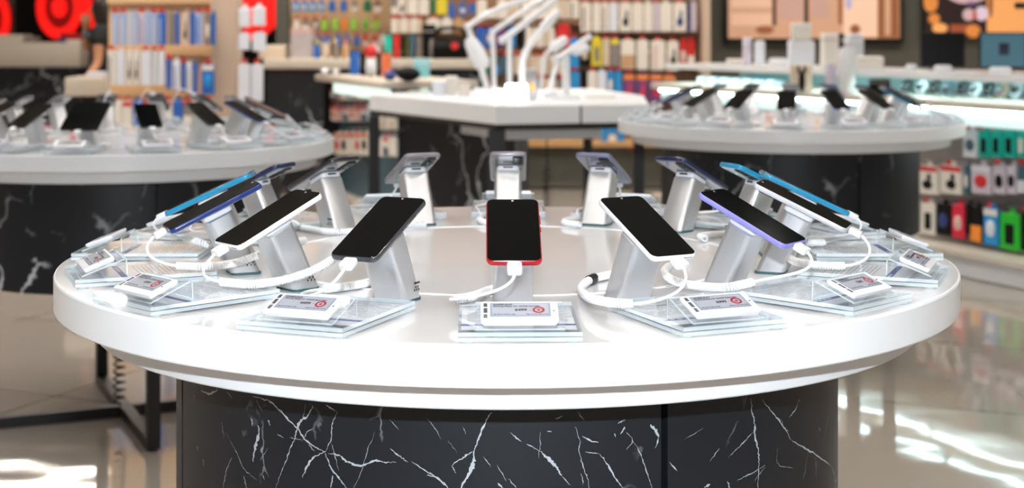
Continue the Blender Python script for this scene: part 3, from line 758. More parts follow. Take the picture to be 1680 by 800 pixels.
def hook(parent, p, yaw, ln, Minv, lab=True):
    """peg hook with its price label; p = world point of the label"""
    r = Matrix.Translation(p) @ Matrix.Rotation(yaw, 4, 'Z')
    q = MB(); q.tube([(0, 0, 0), (0, ln, 0)], .003, 6); q.v = [Minv @ (r @ v) for v in q.v]
    o = q.build('peg_hook', M_ALU, parent)
    if lab:
        q = MB(); q.rbox((0, -.002, -.010), (.036, .003, .028), .001, seg=1); q.v = [Minv @ (r @ v) for v in q.v]
        q.build('price_label', M_PRICE, o, smooth=0)
def row(items, y0, y1, plane, yaw, tail, group, panel, count=None, depth=.03, lab=True, ln=.16, rev=False):
    """items: (px0, px1, description, body, header, picture colour, picture kind[, own y0, y1])"""
    Minv = panel.matrix_basis.inverted() if panel else None
    for i, it in enumerate(items):
        a, b, desc, bc, hc, gc, gk = it[:7]; ya, yb = (it[7], it[8]) if len(it) > 7 else (y0, y1)
        mx = (a + b) / 2; Y = plane(mx)
        P = at(mx, (ya + yb) / 2, Y); w = (b - a) / F * Y * .95 / (math.cos(yaw) - (mx - CX) / F * math.sin(yaw))
        h = (yb - ya) / F * Y
        k = len(items) - 1 - i if rev else i
        pack(desc + ', ' + ORD[k] + ' ' + tail, group, P, yaw, w, h, depth, K[bc], K[hc] if hc else None, K[gc] if gc else None, gk)
        if panel and random.random() < .8: hook(panel, P + Vector((0, -.012, h / 2 + .0345)) if abs(yaw) < .5 else P + Vector((-.02, -.008, h / 2 + .0345)), yaw, ln, Minv, lab and random.random() < .72)

# ================================================================ brown peg wall behind the lamp table
YW = 14.0
pw = thing('peg_wall', 'brown slatted peg wall of phone accessories behind the lamp table', 'peg wall', (0, YW, 0))
x0, x1 = at(642, 0, YW).x, at(1146, 0, YW).x
mb = MB(); mb.box(((x0 + x1) / 2, .03, 1.55), (x1 - x0, .05, 2.5)); mb.build('back_board', M_WOOD_BROWN, pw, smooth=0)
for py in (38, 58, 85, 117, 168):
    z = at(0, py, YW).z; MB().box(((x0 + x1) / 2, -.012, z), (x1 - x0, .034, .022)).build('slat', M_WOOD_TAN if py in (38, 85) else M_WOOD_BROWN, pw, smooth=0)
MB().box((x1 + .035, -.12, 1.45), (.075, .34, 2.7)).build('upright', M_WOOD_PALE, pw, smooth=0)
MB().box(((x1 - .12) / 2, -.28, .40), (x1 + .12, .62, .045)).build('base_shelf', M_WOOD_SHELF, pw, smooth=0)
MB().box(((x1 - .12) / 2, -.24, .195), (x1 + .12, .50, .36)).build('plinth', M_OLIVE, pw, smooth=0)
PW = lambda px: 13.82
def many(a, b, n, spec): return [(a + (b - a) * i / n, a + (b - a) * (i + 1) / n) + tuple(spec[i % len(spec)]) for i in range(n)]
W1 = ('white carton', 'white', None, None, None); W2 = ('white carton with grey side', 'white', None, 'grey', 'stripe'); W3 = ('white carton with dark picture', 'white', None, 'black', 'device')
row([(952, 970) + ('white carton with grey edge', 'white', None, 'grey', 'stripe'), (972, 986) + ('white carton', 'white', None, None, None), (987, 998) + ('white carton with dark edge', 'white', None, 'grey', 'stripe'),
     (999, 1014) + ('cool white pack', 'cool', None, None, None), (1016, 1036) + ('white carton with earphone picture', 'white', None, 'black', 'device'), (1037, 1055) + W1, (1056, 1071) + W1,
     (1072, 1081) + ('lilac white pack', 'lilac', None, None, None), (1082, 1103) + W1, (1104, 1126) + ('white carton with blue earphone picture', 'white', None, 'navy', 'device'),
     (1127, 1132) + ('narrow navy pack', 'navy', None, None, None), (1133, 1143) + ('pale pink pack', 'lilac', None, None, None)],
    5, 52, PW, 0, 'from the upright, top row', 'top row packs by the wood upright', pw, rev=True)
row([(934, 950) + ('bright blue pack', 'sky', None, None, None, 63, 112), (951, 968) + ('black pack with pale seal', 'black', None, 'beige', 'disc'), (970, 988) + ('yellow and black pack', 'yellow', None, 'grey', 'slab'),
     (989, 1000) + ('beige blister pack', 'beige', None, None, None), (1001, 1017) + ('dark pack with yellow header', 'grey', 'yellow', None, None), (1018, 1042) + ('white carton with brown picture', 'white', None, 'tan', 'lower', 66, 113),
     (1044, 1064) + ('white carton', 'white', None, None, None, 66, 114), (1067, 1092) + ('white carton with salmon picture', 'white', None, 'pink', 'stripe', 67, 115), (1094, 1114) + ('white carton with black picture', 'white', None, 'black', 'device', 68, 116),
     (1116, 1126) + ('red and white pack', 'red', None, 'white', 'disc', 68, 113), (1128, 1140) + ('red and white pack', 'red', None, 'white', 'lower', 68, 113)],
    64, 108, PW, 0, 'from the upright, middle row', 'middle row packs by the wood upright', pw, rev=True)
row([(936, 951) + ('bright blue pack', 'sky', None, None, None, 118, 150), (953, 963) + ('black pack', 'black', None, None, None, 118, 160), (964, 979) + W1, (980, 995) + ('cool white pouch', 'cool', None, None, None),
     (996, 1007) + ('blue bottle-shaped pack', 'sky', None, 'white', 'disc'), (1008, 1020) + ('blue bottle-shaped pack', 'sky', None, None, None), (1022, 1042) + ('red and purple pack', 'purple', 'orange', 'red', 'device', 122, 168),
     (1044, 1064) + ('red and purple pack', 'purple', 'orange', 'red', 'device', 122, 168), (1066, 1086) + ('red and purple pack', 'purple', 'orange', 'red', 'device', 122, 168), (1088, 1108) + ('dark pack with red header', 'grey', 'orange', None, None, 124, 166)],
    117, 158, PW, 0, 'from the upright, lowest row', 'lowest row packs by the wood upright', pw, rev=True)
row(many(782, 950, 10, [W1, ('brown pack', 'brown', None, 'white', 'lower'), W1, ('beige pack', 'beige', None, None, None), W2]), 0, 31, PW, 0, 'from the boombox, top row', 'top row packs over the lamps', pw)
row([(782, 794) + ('blue pack', 'blue', None, None, None), (796, 812) + ('blue pack', 'blue', None, 'white', 'disc'), (814, 828) + ('purple pack', 'purple', None, None, None), (834, 846) + ('sky blue pack', 'sky', None, None, None), (847, 859) + ('black pack', 'black', None, None, None)]
    + many(862, 910, 5, [W1, ('beige pack', 'beige', None, None, None)]) + [(913, 936) + ('bright red pouch', 'red', None, None, None, 42, 76)], 46, 78, PW, 0, 'from the boombox behind the lamps', 'packs behind the lamps', pw)
row([(790, 804) + ('dark green pack', 'dgreen', None, None, None), (806, 820) + ('teal pack', 'steel', None, 'sky', 'lower'), (822, 832) + ('teal pack', 'steel', None, None, None)] + many(842, 930, 8, [('beige pack', 'beige', None, None, None), W1, ('beige pack with brown edge', 'beige', None, 'brown', 'stripe')]), 92, 122, PW, 0,
    'from the boombox behind the lamp stems', 'packs behind the lamp stems', pw)
row(many(862, 926, 5, [W1, ('grey pack', 'grey', None, None, None), ('beige pack', 'beige', None, None, None)]), 130, 156, PW, 0, 'from the boombox behind the lamp bases', 'packs behind the lamp bases', pw)
row([(642, 652) + ('grey pack', 'grey', None, 'white', 'lower'), (653, 666) + W3, (668, 686) + ('large white carton', 'white', None, None, None), (687, 704) + ('large white carton', 'white', None, None, None), (706, 714) + ('dark green pack', 'dgreen', None, None, None),
     (716, 734) + ('yellow pack with green foot', 'yellow', None, None, None), (736, 746) + ('blue pack', 'blue', None, None, None, 8, 30), (752, 766) + ('blue pack', 'blue', None, 'white', 'disc', 8, 26), (770, 780) + ('blue pack', 'blue', None, None, None, 6, 22)],
    -2, 24, PW, 0, 'from the tan board, top row', 'top row packs above the boombox', pw)
row(many(642, 692, 6, [W1, ('beige pack', 'beige', None, None, None)]) + [(700, 722) + ('white pack lying askew', 'white', None, None, None), (724, 742) + ('white pack', 'white', None, None, None), (745, 760) + ('tan pack', 'tan', None, None, None)],
    31, 54, PW, 0, 'from the tan board above the boombox', 'packs above the boombox', pw)
row([(985, 996) + ('sky blue box', 'sky', None, None, None), (998, 1010) + ('sky blue box', 'sky', None, 'white', 'lower'), (1012, 1024) + ('sky blue box', 'sky', None, None, None), (1030, 1043) + ('red and purple box', 'purple', None, 'red', 'lower', 236, 246)], 208, 232, lambda p: 13.55, 0,
    'from the lamp table leg', 'boxes on the honey shelf', None, depth=.08)

# ================================================================ tan peg board far behind the bench
tb = thing('peg_board', 'tan peg board with small coloured gadgets above the dark bench', 'peg board', (0, 14.6, 0))
x0, x1 = at(474, 0, 14.6).x, at(650, 0, 14.6).x
MB().box(((x0 + x1) / 2, .03, 1.4), (x1 - x0, .05, 2.8)).build('back_board', M_WOOD_TAN, tb, smooth=0)
MB().box((x0 - .05, 0, 1.4), (.12, .2, 2.8)).build('side_post', M_OLIVE, tb, smooth=0)
PB = lambda px: 14.42
row([(480, 491) + ('pale blue gadget', 'sky', None, 'white', 'disc'), (494, 505) + ('pale blue gadget', 'sky', None, 'white', 'disc'), (508, 519) + ('pale blue gadget', 'sky', None, 'white', 'disc'), (522, 533) + ('pale blue gadget', 'sky', None, 'white', 'disc'),
     (539, 551) + ('deep blue gadget', 'blue', None, None, None), (558, 570) + ('deep blue gadget', 'blue', None, None, None), (577, 587) + ('grey gadget', 'grey', None, 'white', 'lower'), (596, 610) + ('dark green gadget', 'dgreen', None, None, None), (613, 627) + ('brown gadget', 'brown', None, 'white', 'lower')],
    3, 19, PB, 0, 'from the dark post, tan board top row', 'gadgets in the tan board top row', tb)
row([(482, 492) + ('white pack', 'white', None, None, None), (496, 506) + ('grey pack', 'grey', None, 'white', 'lower'), (512, 523) + ('grey pack', 'grey', None, 'white', 'disc'), (527, 538) + ('green gadget', 'green', None, None, None), (545, 555) + ('green gadget', 'green', None, None, None), (559, 570) + ('orange gadget', 'orange', None, None, None),
     (575, 586) + ('green gadget', 'green', None, None, None), (595, 605) + ('green gadget', 'green', None, 'dgreen', 'disc'), (612, 622) + ('green gadget', 'green', None, None, None)],
    33, 49, PB, 0, 'from the dark post, tan board middle row', 'gadgets in the tan board middle row', tb)
row([(515, 527) + ('blue gadget', 'blue', None, 'yellow', 'lower'), (530, 541) + ('blue gadget', 'blue', None, 'white', 'lower'), (549, 560) + ('blue gadget', 'blue', None, None, None), (563, 574) + ('blue gadget', 'blue', None, None, None), (581, 591) + ('blue gadget', 'blue', None, None, None),
     (596, 604) + ('red and white pack', 'red', None, 'white', 'lower'), (611, 620) + ('red and white pack', 'red', None, 'white', 'lower'), (622, 632) + ('white pack', 'white', None, None, None)],
    60, 75, PB, 0, 'from the dark post, tan board lowest row', 'gadgets in the tan board lowest row', tb)

# ================================================================ peg display with the wooden post, behind the round table
YG = 11.0
gd = thing('peg_display', 'peg display of bagged accessories with a pale wooden post', 'peg display', (0, YG, 0))
x0, x1 = at(176, 0, YG).x, at(356, 0, YG).x
xp0, xp1 = at(355, 0, YG).x, at(392, 0, YG).x
MB().box(((x0 + x1) / 2, .06, 1.2), (x1 - x0, .05, 2.4)).build('back_board', M_WOOD_TAN, gd, smooth=0)
MB().box(((xp0 + xp1) / 2, -.02, 1.25), (xp1 - xp0, .34, 2.5)).build('wooden_post', M_WOOD_PALE, gd, smooth=0)
for py in (0, 84, 152): MB().box(((x0 + x1) / 2, .02, at(0, py, YG).z), (x1 - x0, .05, .05)).build('slat', M_WOOD_TAN, gd, smooth=0)
MB().box(((x0 + xp1) / 2, -.15, .30), (xp1 - x0, .5, .05)).build('base_shelf', M_WOOD_PALE, gd, smooth=0)
MB().box(((x0 + xp1) / 2, -.12, .14), (xp1 - x0, .42, .28)).build('plinth', M_BLACK, gd, smooth=0)
GP = lambda px: 10.72
S1 = ('shiny pale blue bag', 'shine', None, 'silverf', 'stripe')
row([(184, 195) + S1, (197, 208) + S1, (209, 216) + ('shiny pale bag', 'silverf', None, None, None), (217, 227) + S1, (229, 238) + ('lilac bag', 'lilac', None, 'blue', 'stripe'), (239, 248) + ('shiny blue bag', 'shine', None, None, None), (249, 258) + S1, (259, 273) + ('blue bag', 'blue', None, 'shine', 'stripe'),
     (276, 287) + ('grey bag', 'grey', None, None, None), (288, 295) + ('blue bag', 'blue', None, None, None), (299, 310) + ('beige bag with dark picture', 'beige', None, 'black', 'device'), (312, 320) + ('vivid blue bag', 'blue', None, None, None), (321, 333) + ('shiny blue bag', 'shine', None, 'blue', 'stripe'), (336, 346) + ('grey bag', 'grey', None, 'white', 'disc'), (347, 354) + ('blue bag', 'blue', None, None, None)],
    22, 74, GP, 0, 'from the wooden post in the upper peg row', 'bags in the upper peg row', gd, rev=True)
row([(177, 190) + ('white carton with dark edge', 'white', None, 'grey', 'stripe'), (191, 206) + ('cool white pouch', 'cool', None, None, None), (208, 218) + ('white carton with black picture', 'white', None, 'black', 'device'), (219, 229) + ('white carton with black picture', 'white', None, 'black', 'device'), (231, 248) + ('large cool white pouch', 'cool', None, None, None), (249, 260) + ('pale pouch', 'silverf', None, None, None), (261, 271) + ('cool white pouch', 'cool', None, None, None),
     (273, 281) + ('blue pack', 'blue', None, None, None, 98, 146), (283, 296) + ('pale pouch', 'cool', None, 'blue', 'stripe', 100, 148), (298, 305) + ('blue pack', 'blue', None, None, None, 104, 150), (306, 315) + ('white pack', 'cool', None, 'grey', 'stripe', 104, 150), (316, 325) + ('blue pack', 'blue', None, 'grey', 'stripe', 104, 152), (331, 352) + ('blue pack with white top', 'blue', 'white', 'sky', 'disc', 106, 155)],
    84, 140, GP, 0, 'from the wooden post in the lower peg row', 'packs in the lower peg row', gd, rev=True)
row(many(185, 350, 10, [('pale pack', 'white', None, None, None), ('red and white pack', 'white', 'red', None, None), ('blue pack', 'blue', None, None, None), ('grey pack', 'grey', 'red', 'white', 'lower')]), 166, 212, GP, 0, 'from the wooden post behind the phones', 'packs behind the phones', gd, rev=True)
row([(392, 411) + ('white card', 'cool', None, None, None), (414, 436) + ('white card', 'cool', None, None, None, 12, 42)], 14, 44, lambda p: 10.78, 0, 'from the post in its side top row', 'cards on the post side', gd)
row([(391, 410) + ('white card', 'cool', None, None, None), (414, 437) + ('white card', 'cool', None, None, None, 54, 84)], 55, 82, lambda p: 10.78, 0, 'from the post in its side middle row', 'cards on the post side', gd)
row([(391, 411) + ('long white pouch', 'cool', None, None, None), (412, 432) + ('long white pouch', 'cool', None, None, None)], 106, 166, lambda p: 10.78, 0, 'from the post in its side lowest row', 'pouches on the post side', gd)

# ================================================================ dark bench along the back, cash counter, lit red signs
YBN = 13.02
bn = thing('bench', 'long bench with white worktop and black marble front below the tan board', 'bench', (0, YBN, 0))
xa, xb = at(432, 0, YBN).x, at(800, 0, YBN).x; zt = at(0, 97, YBN).z
MB().rbox(((xa + xb) / 2, .3, zt - .04), (xb - xa, .60, .085), .006).build('worktop', M_CREAM, bn)
MB().box(((xa + xb) / 2, .33, (zt - .09) / 2), (xb - xa - .05, .56, zt - .09)).build('marble_front', M_MARBLE, bn, smooth=0)
YCC = 18.0
cc = thing('cash_counter', 'wide cash counter with cream upper band and black marble base', 'counter', (0, YCC, 0))
xa, xb = at(-60, 0, YCC).x, at(131, 0, YCC).x; zt2, zb2 = at(0, 70, YCC).z, at(0, 110, YCC).z
MB().rbox(((xa + xb) / 2, .4, (zt2 + zb2) / 2), (xb - xa, .8, zt2 - zb2), .01).build('upper_band', M_CREAM, cc)
MB().box(((xa + xb) / 2, .44, zb2 / 2), (xb - xa - .06, .7, zb2)).build('marble_base', M_MARBLE, cc, smooth=0)
MB().box(((xa + xb) / 2 + .5, -.0, .03), (1, .02, .04)).build('kick_strip', M_BLACK, cc, smooth=0)
def oval_sign(label, px, py, rx, ry, Y, ri=.66, name='lit_sign'):
    P = at(px, py, Y); s = Y / F; t = thing(name, label, 'sign', P)
    n = 48
    def ring(a, b, m, nm, y=0.0, bar=None):
        q = MB(); vs = []; fs = []
        for i in range(n):
            an = 2 * PI * i / n
            for f_, yy in ((a, y), (b, y), (b, y + .06), (a, y + .06)): vs.append((rx * s * f_ * math.cos(an), yy, ry * s * f_ * math.sin(an)))
        for i in range(n):
            j = (i + 1) % n
            for k in range(4): fs.append((4 * i + k, 4 * i + (k + 1) % 4, 4 * j + (k + 1) % 4, 4 * j + k))
        q.add(vs, fs); q.build(nm, m, t, smooth=30)
    ring(1.0, ri, M_REDLIT, 'outer_ring')
    ring(.32, .02, M_REDLIT, 'inner_disc')
    ring(1.04, .02, M_REDDIM, 'back_plate', .065)
    return t
oval_sign('glowing red roundel sign over the middle of the cash counter', 96, 12, 37, 52, 22.0)
oval_sign('glowing red roundel sign at the far end of the cash counter wall', -18, 32, 33, 52, 22.0)
oval_sign('glowing red roundel sign half hidden behind the person', 172, 8, 36, 50, 22.0)
oval_sign('largest glowing red roundel sign behind the wooden post', 404, 2, 60, 64, 22.0, .30)
def box_item(label, cat, px0, px1, py0, py1, Y, m, depth=.2, name='box', yaw=0, group=None, lid=None):
    P = at((px0 + px1) / 2, (py0 + py1) / 2, Y); w = (px1 - px0) / F * Y; h = (py1 - py0) / F * Y
    q = MB(); q.rbox((0, depth / 2, 0), (w, depth, h), .006, seg=1)
    o = q.build(name, m, None, loc=P, rot=(0, 0, yaw)); tag(o, label, cat, group)
    if lid:
        l = MB(); l.rbox((0, depth / 2, h * .30), (w + .004, depth + .004, h * .06), .002, seg=1); l.build('lid_band', lid, o)
    return o
def cyl_item(label, cat, px0, px1, py0, py1, Y, m, name='speaker', ends=None, group=None):
    P = at((px0 + px1) / 2, py1, Y); r = (px1 - px0) / 2 / F * Y; h = (py1 - py0) / F * Y
    q = MB(); q.lathe([(r * .80, 0), (r, h * .05), (r, h * .93), (r * .86, h)], 24)
    o = q.build(name, m, None, loc=P); tag(o, label, cat, group)
    if ends:
        q = MB(); q.lathe([(r * .84, h), (r * .80, h + .008), (r * .2, h + .006)], 20); q.build('end_cap', ends, o)
    return o
box_item('white receipt printer box standing on the cash counter end', 'box', -8, 37, 57, 70, 18.1, M_CREAM, .4, name='printer_box', lid=M_GREYW)
box_item('small grey device lying on the cash counter', 'device', 42, 58, 60, 70, 18.1, K['grey'], .2, name='counter_device', lid=K['black'])
box_item('red lit box on the cash counter beside the person', 'box', 96, 106, 62, 69.6, 18.12, K['navy'], .1, name='card_reader', lid=K['black'])
box_item('flat red box lying on the cash counter', 'box', 98, 131, 54, 69.4, 18.3, M_REDDIM, .3, name='red_box', lid=K['red'])
box_item('white folded carton on the cash counter edge', 'box', 108, 131, 65, 69.7, 18.1, K['white'], .2, name='flat_carton', lid=K['cool'])
box_item('cream rounded box on the dark bench behind the post', 'box', 424, 468, 74, 96.3, 13.2, K['beige'], .3, name='carton', lid=K['white'])
for k in range(6):
    box_item('grey carton, ' + ORD[k] + ' from the top of the stack on the bench', 'box', 476, 512, 47 + 8.2 * k, 55.15 + 8.2 * k, 13.2, K['pink'] if k == 0 else col('stack_grey', .52, .47, .48), .3, name='flat_box', group='stacked flat cartons', lid=K['grey'])
for a, b, c_, d_, l in ((515, 525, 'blue', 'yellow', 'blue and yellow bottle on the bench beside the stacked cartons'), (528, 540, 'beige', 'blue', 'beige bottle with blue cap on the bench'), (547, 556, 'grey', 'white', 'grey bottle standing on the bench alone'), (562, 573, 'tan', 'orange', 'tan jar on the bench beside the blue speaker')):
    P = at((a + b) / 2, 96.2, 13.22); r = (b - a) / 2 / F * 13.22; h = .165
    o = MB().lathe([(r * .9, 0), (r, .01), (r, h * .6), (r * .45, h * .78), (r * .4, h)], 20).build('bottle', K[c_], None, loc=P); tag(o, l, 'bottle')
    MB().lathe([(r * .48, h * .82), (r * .48, h * 1.06)], 16).build('cap', K[d_], o)
cyl_item('teal cylinder speaker on the bench', 'speaker', 631, 643, 58, 96.2, 13.26, K['teal'], ends=K['black'])
cyl_item('bright red cylinder speaker on the bench', 'speaker', 646, 656, 57, 96.2, 13.26, K['red'], ends=K['black'])
cyl_item('black cylinder speaker between the red and olive ones', 'speaker', 658, 664, 57, 96.2, 13.26, K['black'], ends=K['grey'])
cyl_item('olive cylinder speaker on the bench', 'speaker', 665, 671, 57, 96.2, 13.26, K['olive'], ends=K['black'])
cyl_item('navy blue cylinder speaker on the bench', 'speaker', 672, 683, 57, 96.2, 13.26, K['steel'], ends=K['black'])
cyl_item('grey cylinder speaker beside the black tower on the bench', 'speaker', 684, 692, 60, 96.2, 13.26, K['grey'], ends=K['black'])
box_item('tall black speaker tower beside the boombox', 'speaker', 693, 713, 40, 95.8, 13.36, K['black'], .25, name='tower_speaker', lid=K['grey'])
# boombox
P = at(738, 97, 13.06); bb = thing('boombox', 'large black boombox with carrying handle and red badge', 'boombox', P)
s = 13.06 / F
MB().loft([[(x, -.12 * f_ + .1, 17.5 * s + .0 + 17 * s * g_) for f_, g_ in [(math.cos(2 * PI * k / 28), math.sin(2 * PI * k / 28)) for k in range(28)]] for x in (-28 * s, -26 * s, 26 * s, 28 * s)]).build('speaker_body', K['black'], bb)
for sx in (-1, 1):
    q = MB(); q.lathe([(.080, 0), (.084, .02), (.055, .03)], 28, M=Matrix.Translation((sx * 28 * s, .1, 17.5 * s)) @ Matrix.Rotation(sx * PI / 2, 4, 'Y')); q.build('bass_cone', K['grey'], bb)
MB().tube(spline([(-25 * s, .1, 30 * s), (-24 * s, .1, 44 * s), (-12 * s, .1, 50 * s), (12 * s, .1, 50 * s), (24 * s, .1, 44 * s), (25 * s, .1, 30 * s)], 6), .018, 10).build('handle', K['black'], bb)
MB().lathe([(.034, 0), (.034, .012)], 24, M=Matrix.Translation((8 * s, -.02, 22 * s)) @ Matrix.Rotation(PI / 2, 4, 'X')).build('badge', K['red'], bb)

# ================================================================ low slatted counters running away from the viewer
def run_frame(O, dirv):
    th = math.atan2(dirv[1], dirv[0]); return Matrix.Translation(O) @ Matrix.Rotation(th, 4, 'Z'), th
# --- small accessory counter (far, beside the lamp table)
D1 = Vector((.359, -.9335, 0)); O1 = Vector((-1.54, 12.15, 0)); M1, TH1 = run_frame(O1, D1)
def y_run1(px, s=0.0):
    m = (px - CX) / F; n = Vector((.9335, .359)) ; ox, oy = O1.x + n.x * s, O1.y + n.y * s
    k = D1.x / D1.y; return (ox - k * oy) / (m - k)
lc = thing('accessory_counter', 'low accessory counter with cream top and lit strip behind the lamp table', 'counter', O1, (0, 0, TH1))
Ln = 1.9
MB().rbox((Ln / 2, .32, 1.025), (Ln, .70, .05), .006).build('worktop', M_CREAM, lc)
MB().box((Ln / 2 + .15, .04, .955), (Ln - .4, .02, .075)).build('light_strip', M_STRIP_S, lc, smooth=0)
MB().box((Ln / 2, .19, .53), (Ln, .04, .86)).build('back_panel', K['steel'], lc, smooth=0)
MB().box((Ln / 2, .34, .04), (Ln, .6, .08)).build('plinth', M_CREAM, lc, smooth=0)
for z in (.12,): MB().box((Ln / 2, .10, z), (Ln, .14, .02)).build('shelf', M_CREAM, lc, smooth=0)
MB().box((-.021, .34, .50), (.03, .6, .99)).build('end_panel', M_BLKPL, lc, smooth=0)
L1 = lambda px: y_run1(px, .09)
row([(544, 552) + ('dark pack with red header', 'steel', 'red', 'white', 'disc')] + many(553, 606, 6, [('pink and white pack', 'pink', 'red', 'grey', 'disc'), ('white pack', 'white', 'red', None, None), ('white pack with dark picture', 'white', 'red', 'steel', 'disc')]), 146, 164, L1, TH1, 'from the far end under the lit strip', 'packs under the lit strip', lc, ln=.1)
row(many(545, 605, 6, [('red and white pack', 'white', 'red', 'coral', 'disc'), ('pink pack', 'pink', 'red', None, None), ('teal and white pack', 'cool', 'red', 'steel', 'lower')]), 176, 198, L1, TH1, 'from the far end, second low counter row', 'second row of the low counter', lc, ln=.1)
row(many(550, 606, 5, [('white pack with red picture', 'white', 'coral', 'red', 'disc'), ('white pack with black picture', 'white', 'coral', 'black', 'disc'), ('white pack', 'white', 'red', None, None)]) + [t_ + (226, 256) for t_ in many(622, 650, 3, [('tall cream pack', 'white', None, None, None), ('tall cream pack with blue picture', 'white', 'red', 'steel', 'lower')])], 218, 254, L1, TH1, 'from the far end, lowest low counter row', 'lowest row of the low counter', lc, ln=.1)
row(many(622, 650, 3, [('pale pack', 'white', None, 'beige', 'lower'), ('pale pack with grey edge', 'white', None, 'grey', 'stripe')]), 186, 212, L1, TH1, 'from the lamp table leg, beside its drum', 'packs beside the lamp table leg', lc, ln=.1)
def yc(px): return y_run1(px, .25)
def on_run1(px): return HY + (HC - 1.0505) * F / yc(px)
def c1(label, a, b, h, m, **k):
    Y = yc((a + b) / 2); y1 = HY + (HC - 1.0505) * F / Y; cyl_item(label, 'speaker', a, b, y1 - h, y1, Y, m, ends=K['black'], **k)
c1('vivid blue cylinder speaker on the low counter', 574, 590, 38, K['blue']); c1('black cylinder speaker beside the vivid blue one', 591, 600, 36, K['black'])
c1('black slim speaker beside the coral one', 618, 625, 38, K['black']); c1('coral cylinder speaker on the low counter', 626, 642, 40, K['coral'])
def ball(label, px, w, h, m, cat='speaker', name='round_speaker', lift=0, s=.25):
    Y = y_run1(px, s); y1 = HY + (HC - 1.0505) * F / Y; P = at(px, y1, Y)
    q = MB(); q.sphere((0, 0, h / 2 / F * Y + lift), (w / 2 / F * Y, .08, h / 2 / F * Y), u=24, w=14); o = q.build(name, m, None, loc=P); tag(o, label, cat)
    q = MB(); q.lathe([(.03, 0), (.03, .006)], 20); q.build('foot', K['black'], o)
ball('white and aqua round speaker on the low counter', 609, 19, 30, K['cool']); ball('navy ball speaker on the low counter', 640, 22, 16, K['navy'], s=.12); ball('black oval speaker at the near end of the low counter', 670, 40, 24, K['black'], s=.16)
ball('pale glass ornament at the far end of the low counter', 534, 16, 9, M_GLOSSWH, 'ornament', 'glass_ornament', s=.09); ball('second pale glass ornament on the low counter', 551, 13, 9, M_GLOSSWH, 'ornament', 'glass_ornament', s=.14)
Yq = y_run1(690, .5); yq = HY + (HC - 1.0505) * F / Yq
box_item('aqua blue box behind the black oval speaker', 'box', 678, 704, yq - 30, yq, Yq, col('aqua_box', .22, .55, .62), .12, name='aqua_box', lid=K['cool'])
Yq = y_run1(628, .42); yq = HY + (HC - 1.0505) * F / Yq
o = MB(); o.sphere((0, 0, .05), (.055, .055, .05), u=18, w=10); o = o.build('red_toy', K['red'], None, loc=at(609, HY + (HC - 1.0505) * F / y_run1(609, .25) - 30, y_run1(609, .25))); tag(o, 'small red cap lying on the tall round speaker', 'ornament'); MB().sphere((.04, 0, .06), .03, u=12, w=8).build('side_knob', K['lilac'], o)

# --- glass showcase counter
D2 = Vector((.4245, -.9054, 0)); O2 = Vector((2.400, 8.87, 0)); M2, TH2 = run_frame(O2, D2)
N2 = Vector((.9054, .4245, 0))
def y_run2(px, s=0.0):
    m = (px - CX) / F; o = O2 + N2 * s; k = D2.x / D2.y; return (o.x - k * o.y) / (m - k)
def showcase(label, xa, xb):
    t = thing('showcase_counter', label, 'showcase counter', O2, (0, 0, TH2)); xm, w = (xa + xb) / 2, xb - xa
    MB().rbox((xm, .33, .978), (w, .72, .044), .006).build('worktop', M_CREAM, t)
    MB().rbox((xm, .46, 1.138), (w, .72, .018), .004).build('top_shelf', M_GLOSSWH, t)
    q = MB(); q.box((xm, .125, 1.065), (w, .006, .128)); q.build('glass_front', M_GLASS, t, smooth=0)
    MB().box((xm, .79, 1.065), (w, .01, .128)).build('showcase_back', col('showcase_teal', .30, .52, .55), t, smooth=0)
    MB().box((xm, .110, 1.128), (w, .016, .038)).build('top_fascia', M_GLOSSWH, t, smooth=0)
    MB().box((xm, .160, 1.122), (w - .06, .022, .010)).build('light_tube', M_STRIP2, t, smooth=0)
    MB().box((xm, .070, .900), (w - .03, .02, .085)).build('light_panel', M_STRIP, t, smooth=0)
    MB().tube([(xa + .02, .045, .944), (xb - .02, .045, .944)], .007, 8).build('under_tube', M_TUBE, t)
    MB().box((xm, .33, .905), (w, .02, .10)).build('fascia_back', M_CREAM, t, smooth=0)
    MB().box((xm, .36, .52), (w, .03, .70)).build('back_panel', col('grey_slat', .36, .31, .31), t, smooth=0)
    for z in (.79, .565, .405): MB().box((xm, .325, z), (w, .05, .02)).build('slat_rail', M_WOOD_SHELF if z > .7 else col('grey_rail', .30, .27, .28), t, smooth=0)
    MB().box((xm, .17, .138), (w, .37, .028)).build('bottom_shelf', M_CREAM, t, smooth=0)
    MB().rbox((xm, .19, .064), (w - .012, .32, .120), .004).build('plinth', M_WHITE_RIM, t)
    MB().box((xm, .6, .45), (w, .3, .9)).build('cabinet_body', M_GREYW, t, smooth=0)
    for x in (xa + .008, xb - .008): MB().box((x, .46, 1.065), (.010, .66, .128)).build('glass_end', M_GLASS, t, smooth=0)
    return t
sc1 = showcase('lit glass showcase counter, nearer unit with pegged accessories below', .0, 2.6)
sc2 = showcase('lit glass showcase counter, farther unit behind the round table', -3.1, -.004)
R2 = lambda s: (lambda px: y_run2(px, s))
row([(1582, 1606) + ('pale mint pack', 'cool', None, 'steel', 'disc'), (1608, 1626) + ('teal pack with black window', 'teal', None, 'black', 'slab'), (1628, 1646) + ('teal pack with black window', 'teal', None, 'black', 'slab'), (1648, 1668) + ('teal pack with black window', 'teal', None, 'black', 'slab'), (1670, 1686) + ('pale teal pack', 'teal', None, 'white', 'slab')],
    214, 258, R2(.17), TH2, 'from the far end under the lit panel', 'packs under the lit panel', sc1, ln=.12)
